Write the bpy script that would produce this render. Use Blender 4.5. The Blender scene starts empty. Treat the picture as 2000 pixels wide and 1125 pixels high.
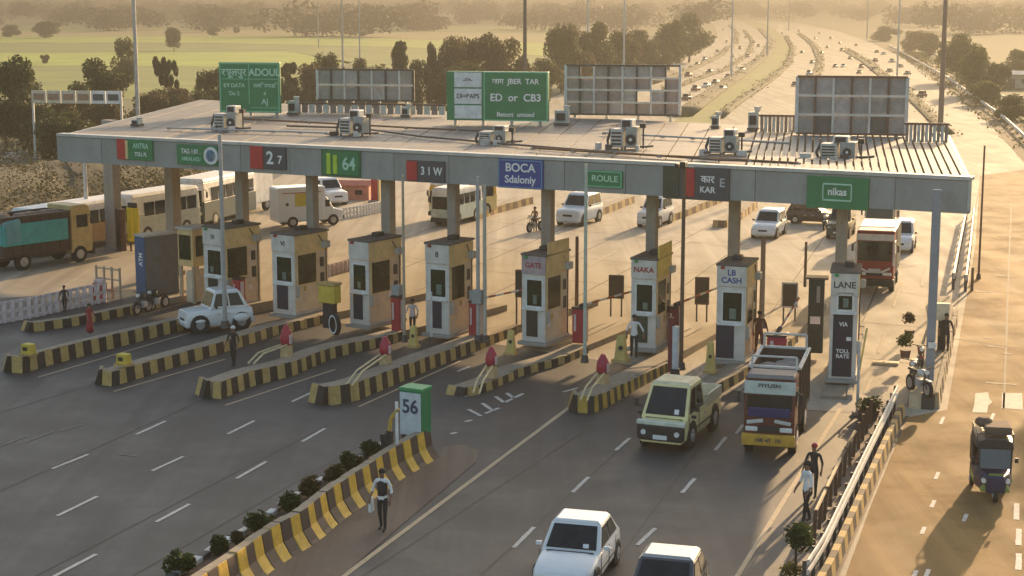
import bpy, bmesh, math, random
from mathutils import Vector, Matrix
R = math.radians
sc = bpy.context.scene
COL = sc.collection

# ------------------------------------------------------------------ camera, sky, sun, exposure
FPX, HCAM = 3300.0, 14.0
TH = math.atan(557.5 / FPX)
cd = bpy.data.cameras.new('camera'); cam = bpy.data.objects.new('camera', cd); COL.objects.link(cam)
cd.sensor_width = 36; cd.lens = 36 * FPX / 2000.0
cd.clip_start = 0.5; cd.clip_end = 12000
cam.location = (0, 0, HCAM); cam.rotation_euler = (math.pi / 2 - TH, 0, 0)
sc.camera = cam

SUN_AZ, SUN_EL = 25.0, 13.5
world = bpy.data.worlds.new("World"); sc.world = world; world.use_nodes = True
nt = world.node_tree; nt.nodes.clear()
sky = nt.nodes.new('ShaderNodeTexSky'); sky.sky_type = 'NISHITA'; sky.sun_disc = False
sky.sun_elevation = R(SUN_EL); sky.sun_rotation = R(SUN_AZ)
sky.air_density = 1.0; sky.dust_density = 3.0; sky.ozone_density = 0.6; sky.altitude = 100
tint = nt.nodes.new('ShaderNodeMix'); tint.data_type = 'RGBA'; tint.blend_type = 'MULTIPLY'
tint.inputs[0].default_value = 1.0; tint.inputs[7].default_value = (1.0, 0.98, 0.94, 1)   # dusty evening air: one even tint over the whole sky
bgn = nt.nodes.new('ShaderNodeBackground'); bgn.inputs[1].default_value = 0.15
out = nt.nodes.new('ShaderNodeOutputWorld')
nt.links.new(sky.outputs[0], tint.inputs[6]); nt.links.new(tint.outputs[2], bgn.inputs[0]); nt.links.new(bgn.outputs[0], out.inputs[0])

sl = bpy.data.lights.new('sun', 'SUN'); sl.energy = 4.3; sl.angle = R(0.6); sl.color = (1.0, 0.67, 0.35)
sun = bpy.data.objects.new('sun', sl); COL.objects.link(sun); sun.location = (60, 120, 60)
sd = Vector((math.sin(R(SUN_AZ)) * math.cos(R(SUN_EL)), math.cos(R(SUN_AZ)) * math.cos(R(SUN_EL)), math.sin(R(SUN_EL))))
sun.rotation_euler = sd.to_track_quat('Z', 'Y').to_euler()

vs = sc.view_settings; vs.view_transform = 'Standard'; vs.look = 'None'; vs.exposure = 1.1; vs.gamma = 1.0; vs.use_curve_mapping = False
sc.cycles.use_denoising = True
sc.cycles.max_bounces = 6; sc.cycles.transparent_max_bounces = 12; sc.cycles.volume_bounces = 0
HAZE_DENSITY = 0.0012; HAZE_COLOR = (.165, .165, .16, 1); HAZE_ANISO = 0.45

# ------------------------------------------------------------------ geometry of the place: rays from the camera height onto level planes
CT, ST = math.cos(TH), math.sin(TH)
def ray(px, py):
    u, v = px - 1000.0, 562.5 - py
    return Vector((u, FPX * CT + v * ST, v * CT - FPX * ST))
def P(px, py, z=0.0):
    d = ray(px, py); t = (z - HCAM) / d.z
    return Vector((d.x * t, d.y * t, z))
def zat(p, py):                       # height over the ground point p
    d = ray(1000, py); return HCAM + p[1] * d.z / d.y
def scale_at(p):                      # pixels of the photograph per metre at p
    return FPX / (p[1] * CT + (HCAM - p[2]) * ST)
def az_dir(a): return Vector((math.sin(R(a)), math.cos(R(a)), 0))

# ------------------------------------------------------------------ materials
MATS = {}
def mat(name, col, rough=0.7, metal=0.0, var=0.18, scale=3.0, dark=None, grime=0.0, bump=0.0, bscale=40.0, spec=0.5, coat=0.0, stretch=None, trans=0.0):
    if name in MATS: return MATS[name]
    m = bpy.data.materials.new(name); m.use_nodes = True; MATS[name] = m
    n = m.node_tree; b = n.nodes['Principled BSDF']
    b.inputs['Roughness'].default_value = rough; b.inputs['Metallic'].default_value = metal
    b.inputs['Specular IOR Level'].default_value = spec; b.inputs['Coat Weight'].default_value = coat
    tc = n.nodes.new('ShaderNodeTexCoord'); co = tc.outputs['Object']
    if stretch:
        mp = n.nodes.new('ShaderNodeMapping'); mp.inputs['Rotation'].default_value = (0, 0, R(stretch[0])); mp.inputs['Scale'].default_value = stretch[1]
        n.links.new(co, mp.inputs[0]); co = mp.outputs[0]
    no = n.nodes.new('ShaderNodeTexNoise'); no.inputs['Scale'].default_value = scale; no.inputs['Detail'].default_value = 6; no.inputs['Roughness'].default_value = 0.65
    n.links.new(co, no.inputs['Vector'])
    mx = n.nodes.new('ShaderNodeMix'); mx.data_type = 'RGBA'
    c = Vector(col[:3]); dk = Vector(dark) if dark else c * (1 - var)
    lt = c * (1 + var) if not dark else c
    mx.inputs[6].default_value = (*dk, 1); mx.inputs[7].default_value = (*[min(x, .92) for x in lt], 1)
    cr = n.nodes.new('ShaderNodeMapRange'); cr.inputs[1].default_value = .3; cr.inputs[2].default_value = .7
    n.links.new(no.outputs[0], cr.inputs[0]); n.links.new(cr.outputs[0], mx.inputs[0])
    last = mx.outputs[2]
    if grime > 0:
        n2 = n.nodes.new('ShaderNodeTexNoise'); n2.inputs['Scale'].default_value = scale * 3.3; n2.inputs['Detail'].default_value = 8; n2.inputs['Roughness'].default_value = .75
        n.links.new(tc.outputs['Object'], n2.inputs['Vector'])
        r2 = n.nodes.new('ShaderNodeMapRange'); r2.inputs[1].default_value = .48; r2.inputs[2].default_value = .75; r2.inputs[4].default_value = grime
        m2 = n.nodes.new('ShaderNodeMix'); m2.data_type = 'RGBA'; m2.inputs[7].default_value = (.12, .085, .055, 1)
        n.links.new(n2.outputs[0], r2.inputs[0]); n.links.new(r2.outputs[0], m2.inputs[0]); n.links.new(last, m2.inputs[6]); last = m2.outputs[2]
    n.links.new(last, b.inputs['Base Color'])
    if bump > 0:
        nb = n.nodes.new('ShaderNodeTexNoise'); nb.inputs['Scale'].default_value = bscale; nb.inputs['Detail'].default_value = 4
        n.links.new(tc.outputs['Object'], nb.inputs['Vector'])
        bp = n.nodes.new('ShaderNodeBump'); bp.inputs['Strength'].default_value = bump; bp.inputs['Distance'].default_value = .05
        n.links.new(nb.outputs[0], bp.inputs['Height']); n.links.new(bp.outputs[0], b.inputs['Normal'])
    return m

def asphalt(name, c1, c2, patch, rough=0.75, streak_az=22, spec=0.5):
    """road surface: coarse mottling, long tyre-wear streaks along the lanes, fine grain, worn repair patches"""
    m = bpy.data.materials.new(name); m.use_nodes = True; MATS[name] = m
    n = m.node_tree; b = n.nodes['Principled BSDF']; b.inputs['Specular IOR Level'].default_value = spec
    tc = n.nodes.new('ShaderNodeTexCoord')
    def noise(scale, det, vec, ro=.6):
        t = n.nodes.new('ShaderNodeTexNoise'); t.inputs['Scale'].default_value = scale; t.inputs['Detail'].default_value = det; t.inputs['Roughness'].default_value = ro
        n.links.new(vec, t.inputs['Vector']); return t.outputs[0]
    def rng(x, a, bb, lo=0, hi=1):
        r = n.nodes.new('ShaderNodeMapRange'); r.inputs[1].default_value = a; r.inputs[2].default_value = bb; r.inputs[3].default_value = lo; r.inputs[4].default_value = hi
        n.links.new(x, r.inputs[0]); return r.outputs[0]
    def mix(f, a, c):
        x = n.nodes.new('ShaderNodeMix'); x.data_type = 'RGBA'
        n.links.new(f, x.inputs[0])
        for s, v in ((6, a), (7, c)):
            if isinstance(v, tuple): x.inputs[s].default_value = (*v, 1)
            else: n.links.new(v, x.inputs[s])
        return x.outputs[2]
    mp = n.nodes.new('ShaderNodeMapping'); mp.inputs['Rotation'].default_value = (0, 0, R(streak_az)); mp.inputs['Scale'].default_value = (1, .03, 1)
    n.links.new(tc.outputs['Object'], mp.inputs[0])
    mp2 = n.nodes.new('ShaderNodeMapping'); mp2.inputs['Rotation'].default_value = (0, 0, R(streak_az)); mp2.inputs['Scale'].default_value = (1, .02, 1); n.links.new(tc.outputs['Object'], mp2.inputs[0])
    big = noise(.09, 5, tc.outputs['Object']); st = noise(.9, 5, mp.outputs[0]); pt = noise(.35, 9, tc.outputs['Object'], .72); fine = noise(14, 3, tc.outputs['Object'])
    c = mix(rng(big, .35, .65), c1, c2)
    st2 = noise(.38, 4, mp2.outputs[0]); c = mix(rng(st2, .45, .62, 0, .55), c, tuple(x * 1.45 for x in c2)); c = mix(rng(st, .42, .66, 0, .75), c, tuple(x * .62 for x in c1))
    c = mix(rng(pt, .52, .68, 0, .75), c, patch)
    c = mix(rng(fine, .3, .7, 0, .3), c, tuple(x * .55 for x in c1))
    n.links.new(c, b.inputs['Base Color'])
    n.links.new(rng(pt, .3, .7, rough - .1, rough + .12), b.inputs['Roughness'])
    bp = n.nodes.new('ShaderNodeBump'); bp.inputs['Strength'].default_value = .10; bp.inputs['Distance'].default_value = .01
    n.links.new(noise(45, 3, tc.outputs['Object']), bp.inputs['Height']); n.links.new(bp.outputs[0], b.inputs['Normal'])
    return m

def leafmat(name, a, b_, sc_=1.2):
    m = bpy.data.materials.new(name); m.use_nodes = True; MATS[name] = m
    n = m.node_tree; b = n.nodes['Principled BSDF']; b.inputs['Roughness'].default_value = .65; b.inputs['Specular IOR Level'].default_value = .25
    tc = n.nodes.new('ShaderNodeTexCoord'); no = n.nodes.new('ShaderNodeTexNoise'); no.inputs['Scale'].default_value = sc_; no.inputs['Detail'].default_value = 5
    n.links.new(tc.outputs['Object'], no.inputs['Vector'])
    mx = n.nodes.new('ShaderNodeMix'); mx.data_type = 'RGBA'; mx.inputs[6].default_value = (*a, 1); mx.inputs[7].default_value = (*b_, 1)
    r = n.nodes.new('ShaderNodeMapRange'); r.inputs[1].default_value = .35; r.inputs[2].default_value = .65
    n.links.new(no.outputs[0], r.inputs[0]); n.links.new(r.outputs[0], mx.inputs[0]); n.links.new(mx.outputs[2], b.inputs['Base Color'])
    tr = n.nodes.new('ShaderNodeBsdfTranslucent'); ms = n.nodes.new('ShaderNodeMixShader'); ms.inputs[0].default_value = .25
    n.links.new(mx.outputs[2], tr.inputs[0]); n.links.new(b.outputs[0], ms.inputs[1]); n.links.new(tr.outputs[0], ms.inputs[2])
    n.links.new(ms.outputs[0], n.nodes['Material Output'].inputs[0])
    return m

YEL = mat('yellow_paint', (.52, .33, .05), .6, grime=.55, scale=4)
BLK = mat('black_paint', (.035, .03, .027), .6, grime=.5, scale=4)
YELF = mat('faded_yellow_paint', (.50, .335, .115), .75, grime=.6, scale=4)
BLKF = mat('faded_black_paint', (.035, .024, .018), .75, grime=.6, scale=4)
DUST = mat('dusty_concrete', (.30, .25, .18), .9, grime=.5, scale=1.2, bump=.2)
CONC = mat('concrete', (.34, .31, .27), .85, grime=.35, scale=1.0, bump=.15)
COLC = mat('column_concrete', (.36, .31, .25), .8, grime=.4, scale=1.3, stretch=(0, (1, 1, .25)))
FASC = mat('grey_cladding', (.30, .305, .285), .45, grime=.25, scale=.7, stretch=(0, (1, 1, .4)))
CAP = mat('pale_metal_cap', (.50, .48, .43), .5, grime=.3, scale=1)
ROOF = mat('roof_sheet_metal', (.215, .20, .185), .65, dark=(.12, .105, .092), grime=.6, scale=.9, bump=.1, stretch=(-32, (.18, 1, 1)))
STEEL = mat('galvanised_steel', (.42, .42, .41), .45, metal=.3, grime=.25, scale=2)
PSTEEL = mat('pale_painted_steel', (.58, .56, .52), .5, grime=.3, scale=2)
DSTEEL = mat('dark_steel', (.07, .06, .055), .5, grime=.3, scale=2)
WHITE = mat('white_paint', (.74, .73, .70), .5, grime=.25, scale=2)
WHITEC = mat('white_car_paint', (.78, .78, .76), .25, var=.03, coat=.5, grime=.08, scale=2)
SILVC = mat('silver_car_paint', (.42, .42, .41), .3, metal=.35, var=.05, coat=.5, scale=2)
CREAM = mat('cream_yellow_car_paint', (.80, .70, .33), .35, var=.06, coat=.3, grime=.15, scale=2)
GLASS = mat('dark_glass', (.010, .018, .022), .05, var=.5, spec=.45, scale=1.6)
GGLASS = mat('green_glass', (.010, .024, .013), .12, var=.7, spec=.4, scale=1.8)
TYRE = mat('tyre_rubber', (.018, .017, .016), .85, var=.3)
RIM = mat('wheel_rim', (.45, .44, .42), .35, metal=.6, grime=.2)
BPLAS = mat('black_plastic', (.022, .022, .023), .5, var=.3)
LAMP = mat('lamp_glass', (.75, .74, .68), .1, var=.05, spec=.8)
PLATE = mat('number_plate_white', (.75, .75, .72), .5, var=.05)
TAN = mat('tan_booth_panel', (.66, .53, .37), .6, grime=.3, scale=1.3)
OCHRE = mat('ochre_booth_panel', (.72, .50, .22), .6, grime=.25, scale=1.3)
BOOTHG = mat('grey_white_booth_panel', (.64, .60, .53), .45, grime=.2, scale=1.3)
GREEN = mat('green_sign_sheet', (.012, .20, .075), .45, grime=.08, scale=1)
GREENL = mat('light_green_border', (.16, .50, .30), .45, var=.1)
BLUE = mat('blue_sign_sheet', (.015, .055, .27), .45, grime=.08, scale=1)
RED = mat('red_paint', (.36, .022, .03), .5, grime=.2, scale=3)
SLATE = mat('slate_sign_sheet', (.055, .065, .08), .5, grime=.15, scale=1)
NAVY = mat('navy_panel', (.015, .022, .05), .4, grime=.1, scale=2)
LETT = mat('white_lettering', (.80, .80, .76), .5, var=.06)
LETG = mat('pale_green_lettering', (.40, .68, .50), .5, var=.06)
SOIL = mat('bare_soil', (.16, .10, .06), .95, scale=1.5, var=.35, bump=.4, bscale=8)
SKIN = mat('brown_skin', (.22, .11, .065), .6, var=.05)
HAIR = mat('black_hair', (.012, .010, .009), .7, var=.2)
BARK = mat('tree_bark', (.10, .07, .045), .9, var=.3, scale=3, bump=.4)

# ------------------------------------------------------------------ mesh helper
class MB:
    def __init__(s): s.v = []; s.f = []; s.m = []
    def add(s, vs, fs, m=0):
        o = len(s.v); s.v += [tuple(x) for x in vs]; s.f += [tuple(i + o for i in f) for f in fs]; s.m += [m] * len(fs); return s
    def box(s, c, d, m=0, rz=0, ry=0, rx=0, top=(1, 1)):
        x, y, z = d[0] / 2, d[1] / 2, d[2] / 2
        M = Matrix.Rotation(rz, 3, 'Z') @ Matrix.Rotation(ry, 3, 'Y') @ Matrix.Rotation(rx, 3, 'X')
        pts = []
        for sz in (-1, 1):
            tx, ty = top if sz > 0 else (1, 1)
            for sx, sy in ((-1, -1), (1, -1), (1, 1), (-1, 1)):
                pts.append(Vector(c) + M @ Vector((sx * x * tx, sy * y * ty, sz * z)))
        return s.add(pts, [(3, 2, 1, 0), (4, 5, 6, 7), (0, 1, 5, 4), (1, 2, 6, 5), (2, 3, 7, 6), (3, 0, 4, 7)], m)
    def cyl(s, a, b, r0, r1=None, n=10, m=0):
        a, b = Vector(a), Vector(b); r1 = r0 if r1 is None else r1
        q = (b - a).to_track_quat('Z', 'Y'); pts = []
        for p, r in ((a, r0), (b, r1)):
            for i in range(n):
                t = 2 * math.pi * i / n; pts.append(p + q @ Vector((math.cos(t) * r, math.sin(t) * r, 0)))
        fs = [(i, (i + 1) % n, n + (i + 1) % n, n + i) for i in range(n)] + [tuple(range(n - 1, -1, -1)), tuple(range(n, 2 * n))]
        return s.add(pts, fs, m)
    def tube(s, pts, r, n=6, m=0):
        for a, b in zip(pts[:-1], pts[1:]): s.cyl(a, b, r, r, n, m)
        return s
    def loft(s, rings, m=0, cap=True):
        n = len(rings[0]); pts = [p for r in rings for p in r]; fs = []
        for k in range(len(rings) - 1):
            for i in range(n):
                fs.append((k * n + i, k * n + (i + 1) % n, (k + 1) * n + (i + 1) % n, (k + 1) * n + i))
        if cap: fs += [tuple(range(n - 1, -1, -1)), tuple(range((len(rings) - 1) * n, len(rings) * n))]
        return s.add(pts, fs, m)
    def poly(s, pts, m=0): return s.add(pts, [tuple(range(len(pts)))], m)
    def ball(s, c, r, m=0, nu=10, nv=6):
        c = Vector(c); r = Vector((r, r, r)) if not hasattr(r, '__len__') else Vector(r)
        rings = []
        for j in range(1, nv):
            t = math.pi * j / nv - math.pi / 2
            rings.append([c + Vector((math.cos(t) * math.cos(2 * math.pi * i / nu) * r.x, math.cos(t) * math.sin(2 * math.pi * i / nu) * r.y, math.sin(t) * r.z)) for i in range(nu)])
        return s.loft(rings, m)
    def mesh(s, name, mats, smooth=False):
        me = bpy.data.meshes.new(name); me.from_pydata(s.v, [], s.f)
        for x in (mats if isinstance(mats, (list, tuple)) else [mats]): me.materials.append(x)
        me.polygons.foreach_set('material_index', s.m)
        bm = bmesh.new(); bm.from_mesh(me); bmesh.ops.recalc_face_normals(bm, faces=bm.faces); bm.to_mesh(me); bm.free()
        if smooth: me.polygons.foreach_set('use_smooth', [True] * len(me.polygons))
        me.update(); return me
    def build(s, name, mats, parent=None, loc=(0, 0, 0), rz=0, bevel=0, smooth=False):
        o = bpy.data.objects.new(name, s.mesh(name, mats, smooth)); COL.objects.link(o)
        o.location = loc; o.rotation_euler = (0, 0, rz); o.parent = parent
        if bevel:
            b = o.modifiers.new('bevel', 'BEVEL'); b.width = bevel; b.segments = 2; b.limit_method = 'ANGLE'; b.angle_limit = R(35)
        return o
def tag(o, label=None, cat=None, group=None, kind=None):
    if label: o['label'] = label
    if cat: o['category'] = cat
    if group: o['group'] = group
    if kind: o['kind'] = kind
    return o
def thing(name, label, cat, loc=(0, 0, 0), az=0, group=None):
    o = bpy.data.objects.new(name, None); COL.objects.link(o); o.location = loc; o.rotation_euler = (0, 0, -R(az)); o.empty_display_size = .2
    return tag(o, label, cat, group)
def link(name, me, parent=None, loc=(0, 0, 0), rot=(0, 0, 0), scl=(1, 1, 1)):
    o = bpy.data.objects.new(name, me); COL.objects.link(o); o.parent = parent; o.location = loc; o.rotation_euler = rot; o.scale = scl; return o
def kids(o): return [c for c in bpy.data.objects if c.parent == o]
def copy_tree(o, parent=None):
    c = o.copy(); COL.objects.link(c); c.parent = parent
    for ch in kids(o): copy_tree(ch, c)
    return c
def text(s, size, m, parent, loc, name='lettering', sx=1.0, rx=90, rz=0, align='CENTER'):
    cu = bpy.data.curves.new(name, 'FONT'); cu.body = s; cu.size = size; cu.align_x = align; cu.align_y = 'CENTER'; cu.extrude = .006; cu.offset = size * .022; cu.space_line = .95
    cu.materials.append(m); o = bpy.data.objects.new(name, cu); COL.objects.link(o); o.parent = parent
    dg = bpy.context.evaluated_depsgraph_get(); me = bpy.data.meshes.new_from_object(o.evaluated_get(dg)); bpy.data.objects.remove(o); bpy.data.curves.remove(cu)
    o = bpy.data.objects.new(name, me); COL.objects.link(o); o.parent = parent
    o.location = loc; o.rotation_euler = (R(rx), 0, R(rz)); o.scale = (sx, 1, 1); return o
def sheet(name, pix, z, m, kind='structure', sub=True):
    mb = MB(); mb.poly([P(x, y, z) for x, y in pix]); o = mb.build(name, m)
    for p in o.data.polygons:
        if p.normal.z < 0: o.data.flip_normals(); break
    return tag(o, kind=kind)
def lerp(a, b, t): return a + (b - a) * t
def resample(pts, n):
    d = [0]
    for a, b in zip(pts[:-1], pts[1:]): d.append(d[-1] + (b - a).length)
    res = []; k = 0
    for i in range(n + 1):
        t = d[-1] * i / n
        while k < len(d) - 2 and t > d[k + 1]: k += 1
        res.append(lerp(pts[k], pts[k + 1], (t - d[k]) / max(1e-6, d[k + 1] - d[k])))
    return res
# ------------------------------------------------------------------ the ground, fields, roads
GND = mat('dry_earth', (.115, .115, .04), .95, dark=(.07, .08, .025), scale=.02, grime=.3, bump=.3, bscale=.8)
g = MB(); g.poly([(-2600, -60, -.08), (2600, -60, -.08), (2600, 4600, -.08), (-2600, 4600, -.08)]); tag(g.build('ground', GND), kind='structure')
F1 = mat('bright_crop_green', (.33, .41, .03), .9, dark=(.20, .27, .03), scale=.06)
F2 = mat('mid_crop_green', (.20, .255, .03), .9, dark=(.11, .13, .03), scale=.08)
F3 = mat('stubble_yellow', (.32, .27, .10), .9, dark=(.22, .20, .07), scale=.05)
sheet('field', [(-200, 190), (-200, 128), (640, 132), (700, 165), (420, 195)], -.05, F2)
sheet('field', [(-200, 127), (-200, 104), (560, 100), (690, 122), (640, 131)], -.05, F1)
sheet('field', [(-200, 103), (-200, 84), (420, 84), (900, 96), (1080, 112), (1040, 140), (705, 130), (560, 99)], -.05, F2)
sheet('field', [(-200, 83.4), (-200, 72), (560, 70), (1090, 84), (1080, 111), (900, 95), (420, 83.4)], -.05, F1)
sheet('field', [(-200, 71.5), (-200, 62), (560, 58), (1090, 66), (1090, 83.4), (560, 69.5)], -.05, F3)
sheet('field', [(-200, 61.5), (-200, 52), (500, 50), (1100, 52), (1090, 65.5), (560, 57.5)], -.05, F2)
ASPH = asphalt('plaza_asphalt', (.044, .044, .045), (.060, .058, .056), (.074, .066, .058), .62)
CONR = asphalt('dusty_concrete_road', (.36, .31, .235), (.42, .365, .285), (.26, .215, .155), .8, 28, .3)
SERV = asphalt('sunlight_tinted_service_road', (.225, .132, .043), (.27, .162, .056), (.165, .10, .038), .85, 18, .25)  # orange of the low sunlight is mixed into this road colour
FARR = asphalt('pale_far_road', (.27, .24, .185), (.32, .285, .22), (.21, .18, .14), .8, 18, .3)
# one sheet of plaza paving: asphalt in front of the booths, worn concrete beyond and on the service road
sheet('plaza_pavement', [(-900, 2600), (3000, 2600), (2600, 900), (2120, 330), (1900, 225), (1500, 205), (1150, 200), (900, 300), (560, 330), (430, 395), (170, 455), (-160, 520)], 0, ASPH)
sheet('concrete_lane_pavement', [(-40, 585), (330, 560), (640, 628), (940, 668), (1300, 724), (1570, 800), (1770, 812), (1850, 832), (1690, 1180), (1640, 2300), (2900, 2300), (2600, 900), (2110, 330), (1900, 226), (1500, 207), (1160, 203), (905, 303), (565, 335), (440, 399), (180, 462), (-120, 520)], .006, CONR)
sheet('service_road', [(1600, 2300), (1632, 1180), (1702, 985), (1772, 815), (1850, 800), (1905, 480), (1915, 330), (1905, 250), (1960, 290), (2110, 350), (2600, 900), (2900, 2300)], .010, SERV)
sheet('carriageway', [(990, 228), (1150, 160), (1290, 130), (1362, 106), (1392, 86), (1402, 66), (1392, 46), (1372, 33), (1408, 32), (1445, 42), (1480, 58), (1502, 80), (1492, 104), (1445, 140), (1385, 180), (1330, 222), (1290, 262), (1050, 262)], .02, FARR)
sheet('carriageway', [(1392, 250), (1440, 195), (1500, 155), (1538, 120), (1546, 95), (1534, 74), (1500, 50), (1462, 40), (1560, 45), (1640, 62), (1705, 84), (1765, 114), (1845, 168), (1925, 236), (2010, 330), (1900, 345), (1500, 275)], .02, FARR)
WEDGE = mat('verge_grass', (.17, .20, .03), .95, dark=(.11, .12, .03), scale=.12, bump=.5, bscale=3)
MEDG = mat('median_planting', (.085, .075, .035), .95, dark=(.05, .05, .025), scale=.2, bump=.6, bscale=2)
RIDGES = []
def ridge(name, line, w, h, m):
    """low planted strip along a road, rounded in section"""
    pts = resample([P(*p) for p in line], 40); rings = []
    for i, p in enumerate(pts):
        d = (pts[min(i + 1, 40)] - pts[max(i - 1, 0)]).normalized(); q = Vector((d.y, -d.x, 0)); rr = random.Random(i)
        hh = h * rr.uniform(.7, 1.2); ww = w if not isinstance(w, tuple) else lerp(w[0], w[1], i / 40)
        rings.append([p + q * ww * a + Vector((0, 0, hh * b)) for a, b in ((-.5, 0), (-.42, .7), (-.2, 1), (.2, .95), (.42, .75), (.5, 0))])
    RIDGES.append((pts, w, h)); mb = MB(); mb.loft(rings); return tag(mb.build(name, m, smooth=True), kind='structure')
sheet('grass_median', [(1290, 262), (1332, 222), (1386, 180), (1446, 140), (1493, 104), (1503, 80), (1481, 58), (1440, 40), (1464, 39), (1501, 49), (1535, 73), (1547, 95), (1539, 121), (1501, 156), (1441, 196), (1394, 250)], .035, WEDGE)
ridge('median_hedge', [(1328, 228), (1386, 186), (1450, 142), (1497, 106), (1508, 80), (1485, 57)], 3.2, .5, MEDG)
ridge('median_hedge', [(1400, 232), (1442, 199), (1500, 160), (1541, 124), (1548, 96), (1535, 72)], 1.6, .35, MEDG)
ridge('median_strip', [(1255, 168), (1330, 145), (1400, 112), (1436, 86), (1440, 66), (1425, 50)], 2.2, .4, MEDG)
ridge('median_strip', [(1300, 178), (1370, 152), (1420, 136), (1462, 106), (1470, 81), (1453, 60)], 1.6, .35, MEDG)
ridge('median_strip', [(1586, 158), (1600, 132), (1602, 116), (1588, 88), (1560, 66)], 2.0, .35, MEDG)
ridge('median_strip', [(1850, 262), (1815, 225), (1770, 180), (1725, 148), (1692, 121), (1650, 96)], (1.6, 3.4), .35, MEDG)
VERG = mat('road_verge', (.16, .115, .06), .95, dark=(.10, .075, .04), scale=.3, bump=.4, bscale=2)
sheet('road_verge', [(2120, 420), (2010, 326), (1925, 234), (1845, 167), (1765, 113), (1705, 83), (1760, 88), (1830, 122), (1920, 182), (2010, 252), (2120, 340)], .03, VERG)
MARK = mat('road_marking_white', (.58, .54, .48), .8, grime=.55, scale=2.5, var=.12)
MARKO = mat('road_marking_tan', (.52, .40, .25), .8, grime=.5, scale=2.5, var=.12)
road = bpy.data.objects['plaza_pavement']
def stripe(name, a, b, w, z=.012, m=None, wear=0):
    p, q = P(*a), P(*b); d = (q - p).normalized(); n = Vector((-d.y, d.x, 0)) * w / 2; up = Vector((0, 0, z))
    mb = MB(); k = 8; rr = random.Random(int(a[0] * 7 + a[1]))
    le = [lerp(p, q, i / k) + n * rr.uniform(.82, 1.05) + up for i in range(k + 1)]; ri = [lerp(p, q, i / k) - n * rr.uniform(.82, 1.05) + up for i in range(k + 1)]
    for i in range(k): mb.poly([ri[i], ri[i + 1], le[i + 1], le[i]])
    return mb.build(name, m or MARK, road)
for a, b in [((100, 1129), (188, 1083)), ((112, 1008), (190, 970)), ((305, 1020), (370, 985)), ((102, 916), (172, 888)), ((297, 920), (358, 892)), ((462, 935), (520, 902)),
             ((266, 849), (323, 823)), ((445, 848), (497, 822)), ((590, 863), (635, 837)), ((570, 785), (615, 764)), ((1003, 1070), (1043, 1030)), ((1118, 962), (1150, 932)),
             ((1203, 880), (1230, 856)), ((1245, 1065), (1280, 1032)), ((1332, 963), (1357, 935)), ((1397, 880), (1418, 854)), ((1437, 848), (1452, 830)), ((893, 726), (918, 716)), ((1100, 766), (1128, 758))]:
    stripe('lane_dash', a, b, .13)
for a, b in [((-20, 879), (58, 850)), ((50, 864), (105, 843)), ((118, 843), (162, 829)), ((232, 888), (268, 891))]:
    stripe('worn_lane_dash', a, b, .10, m=mat('worn_road_marking', (.17, .16, .15), .8, grime=.4, scale=3))
stripe('edge_line', (655, 1138), (1128, 784), .16, m=MARKO)
stripe('edge_line', (1425, 1150), (1642, 798), .14, m=MARKO)
stripe('edge_line', (1590, 880), (1640, 800), .10, .016, m=MARKO)
for a, b in [((75, 737), (372, 650)), ((222, 765), (440, 702)), ((440, 792), (655, 722)), ((700, 795), (900, 705)), ((1300, 795), (1372, 772))]: stripe('edge_line', a, b, .10, m=MARKO)
for a, b in [((915, 800), (940, 813)), ((942, 788), (962, 802)), ((968, 775), (985, 787)), ((990, 768), (1004, 779)), ((948, 808), (975, 797)), ((985, 787), (1022, 769)), ((908, 824), (922, 821)), ((880, 848), (892, 845)), ((900, 775), (914, 774))]: stripe('worn_lane_dash', a, b, .16, m=MARK)
for x, y in [(1822, 985), (1830, 930), (1803, 1037), (1885, 1012), (1787, 1122), (1811, 1120), (1840, 822), (1938, 815)]: stripe('lane_dash', (x - 3, y + 7), (x + 3, y - 7), .12, .018)
for x, y in [(1989, 1050), (1989, 1098), (1985, 1000)]: stripe('lane_dash', (x, y + 16), (x + 1, y - 16), .16, .018)
SEAM = mat('tar_seam', (.022, .021, .020), .6, grime=.2)
for a, b, w in [((-20, 968), (420, 770), .07), ((60, 1130), (640, 830), .06), ((250, 1130), (700, 872), .05), ((700, 1130), (1160, 830), .06), ((930, 1130), (1230, 860), .07), ((1180, 1130), (1420, 800), .06), ((-20, 812), (210, 742), .05)]: stripe('tar_seam', a, b, w, .008, m=SEAM)
JOINT = mat('expansion_joint', (.075, .06, .045), .8, grime=.3)
for a, b, w in [((560, 440), (905, 352), .07), ((640, 520), (1010, 385), .07), ((700, 560), (1160, 372), .07), ((800, 575), (1290, 365), .08), ((930, 590), (1400, 370), .08), ((1090, 600), (1500, 380), .08), ((1320, 570), (1570, 390), .08), ((1500, 620), (1640, 420), .08), ((1680, 640), (1770, 430), .09), ((300, 520), (520, 460), .07),
                ((880, 425), (1790, 520), .06), ((820, 470), (1790, 575), .06), ((700, 500), (1560, 600), .06), ((950, 390), (1800, 470), .06), ((1690, 700), (1790, 712), .06), ((1690, 630), (1800, 640), .06), ((150, 480), (560, 520), .06),
                ((1850, 700), (1925, 300), .08), ((1960, 800), (1975, 400), .08), ((1870, 560), (2100, 590), .07), ((1890, 450), (2100, 470), .07), ((1850, 660), (2120, 700), .07)]: stripe('expansion_joint', a, b, w, .016, m=JOINT)
for a, b in [((1560, 520), (1590, 470)), ((1605, 440), (1625, 410)), ((1300, 500), (1345, 470)), ((1150, 520), (1205, 490)), ((1800, 560), (1808, 520)), ((1745, 600), (1762, 550)), ((1690, 770), (1705, 730)), ((1715, 690), (1728, 650))]: stripe('worn_lane_dash', a, b, .14, .02, m=mat('pale_dust', (.5, .42, .3), .9, grime=.5))
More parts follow.
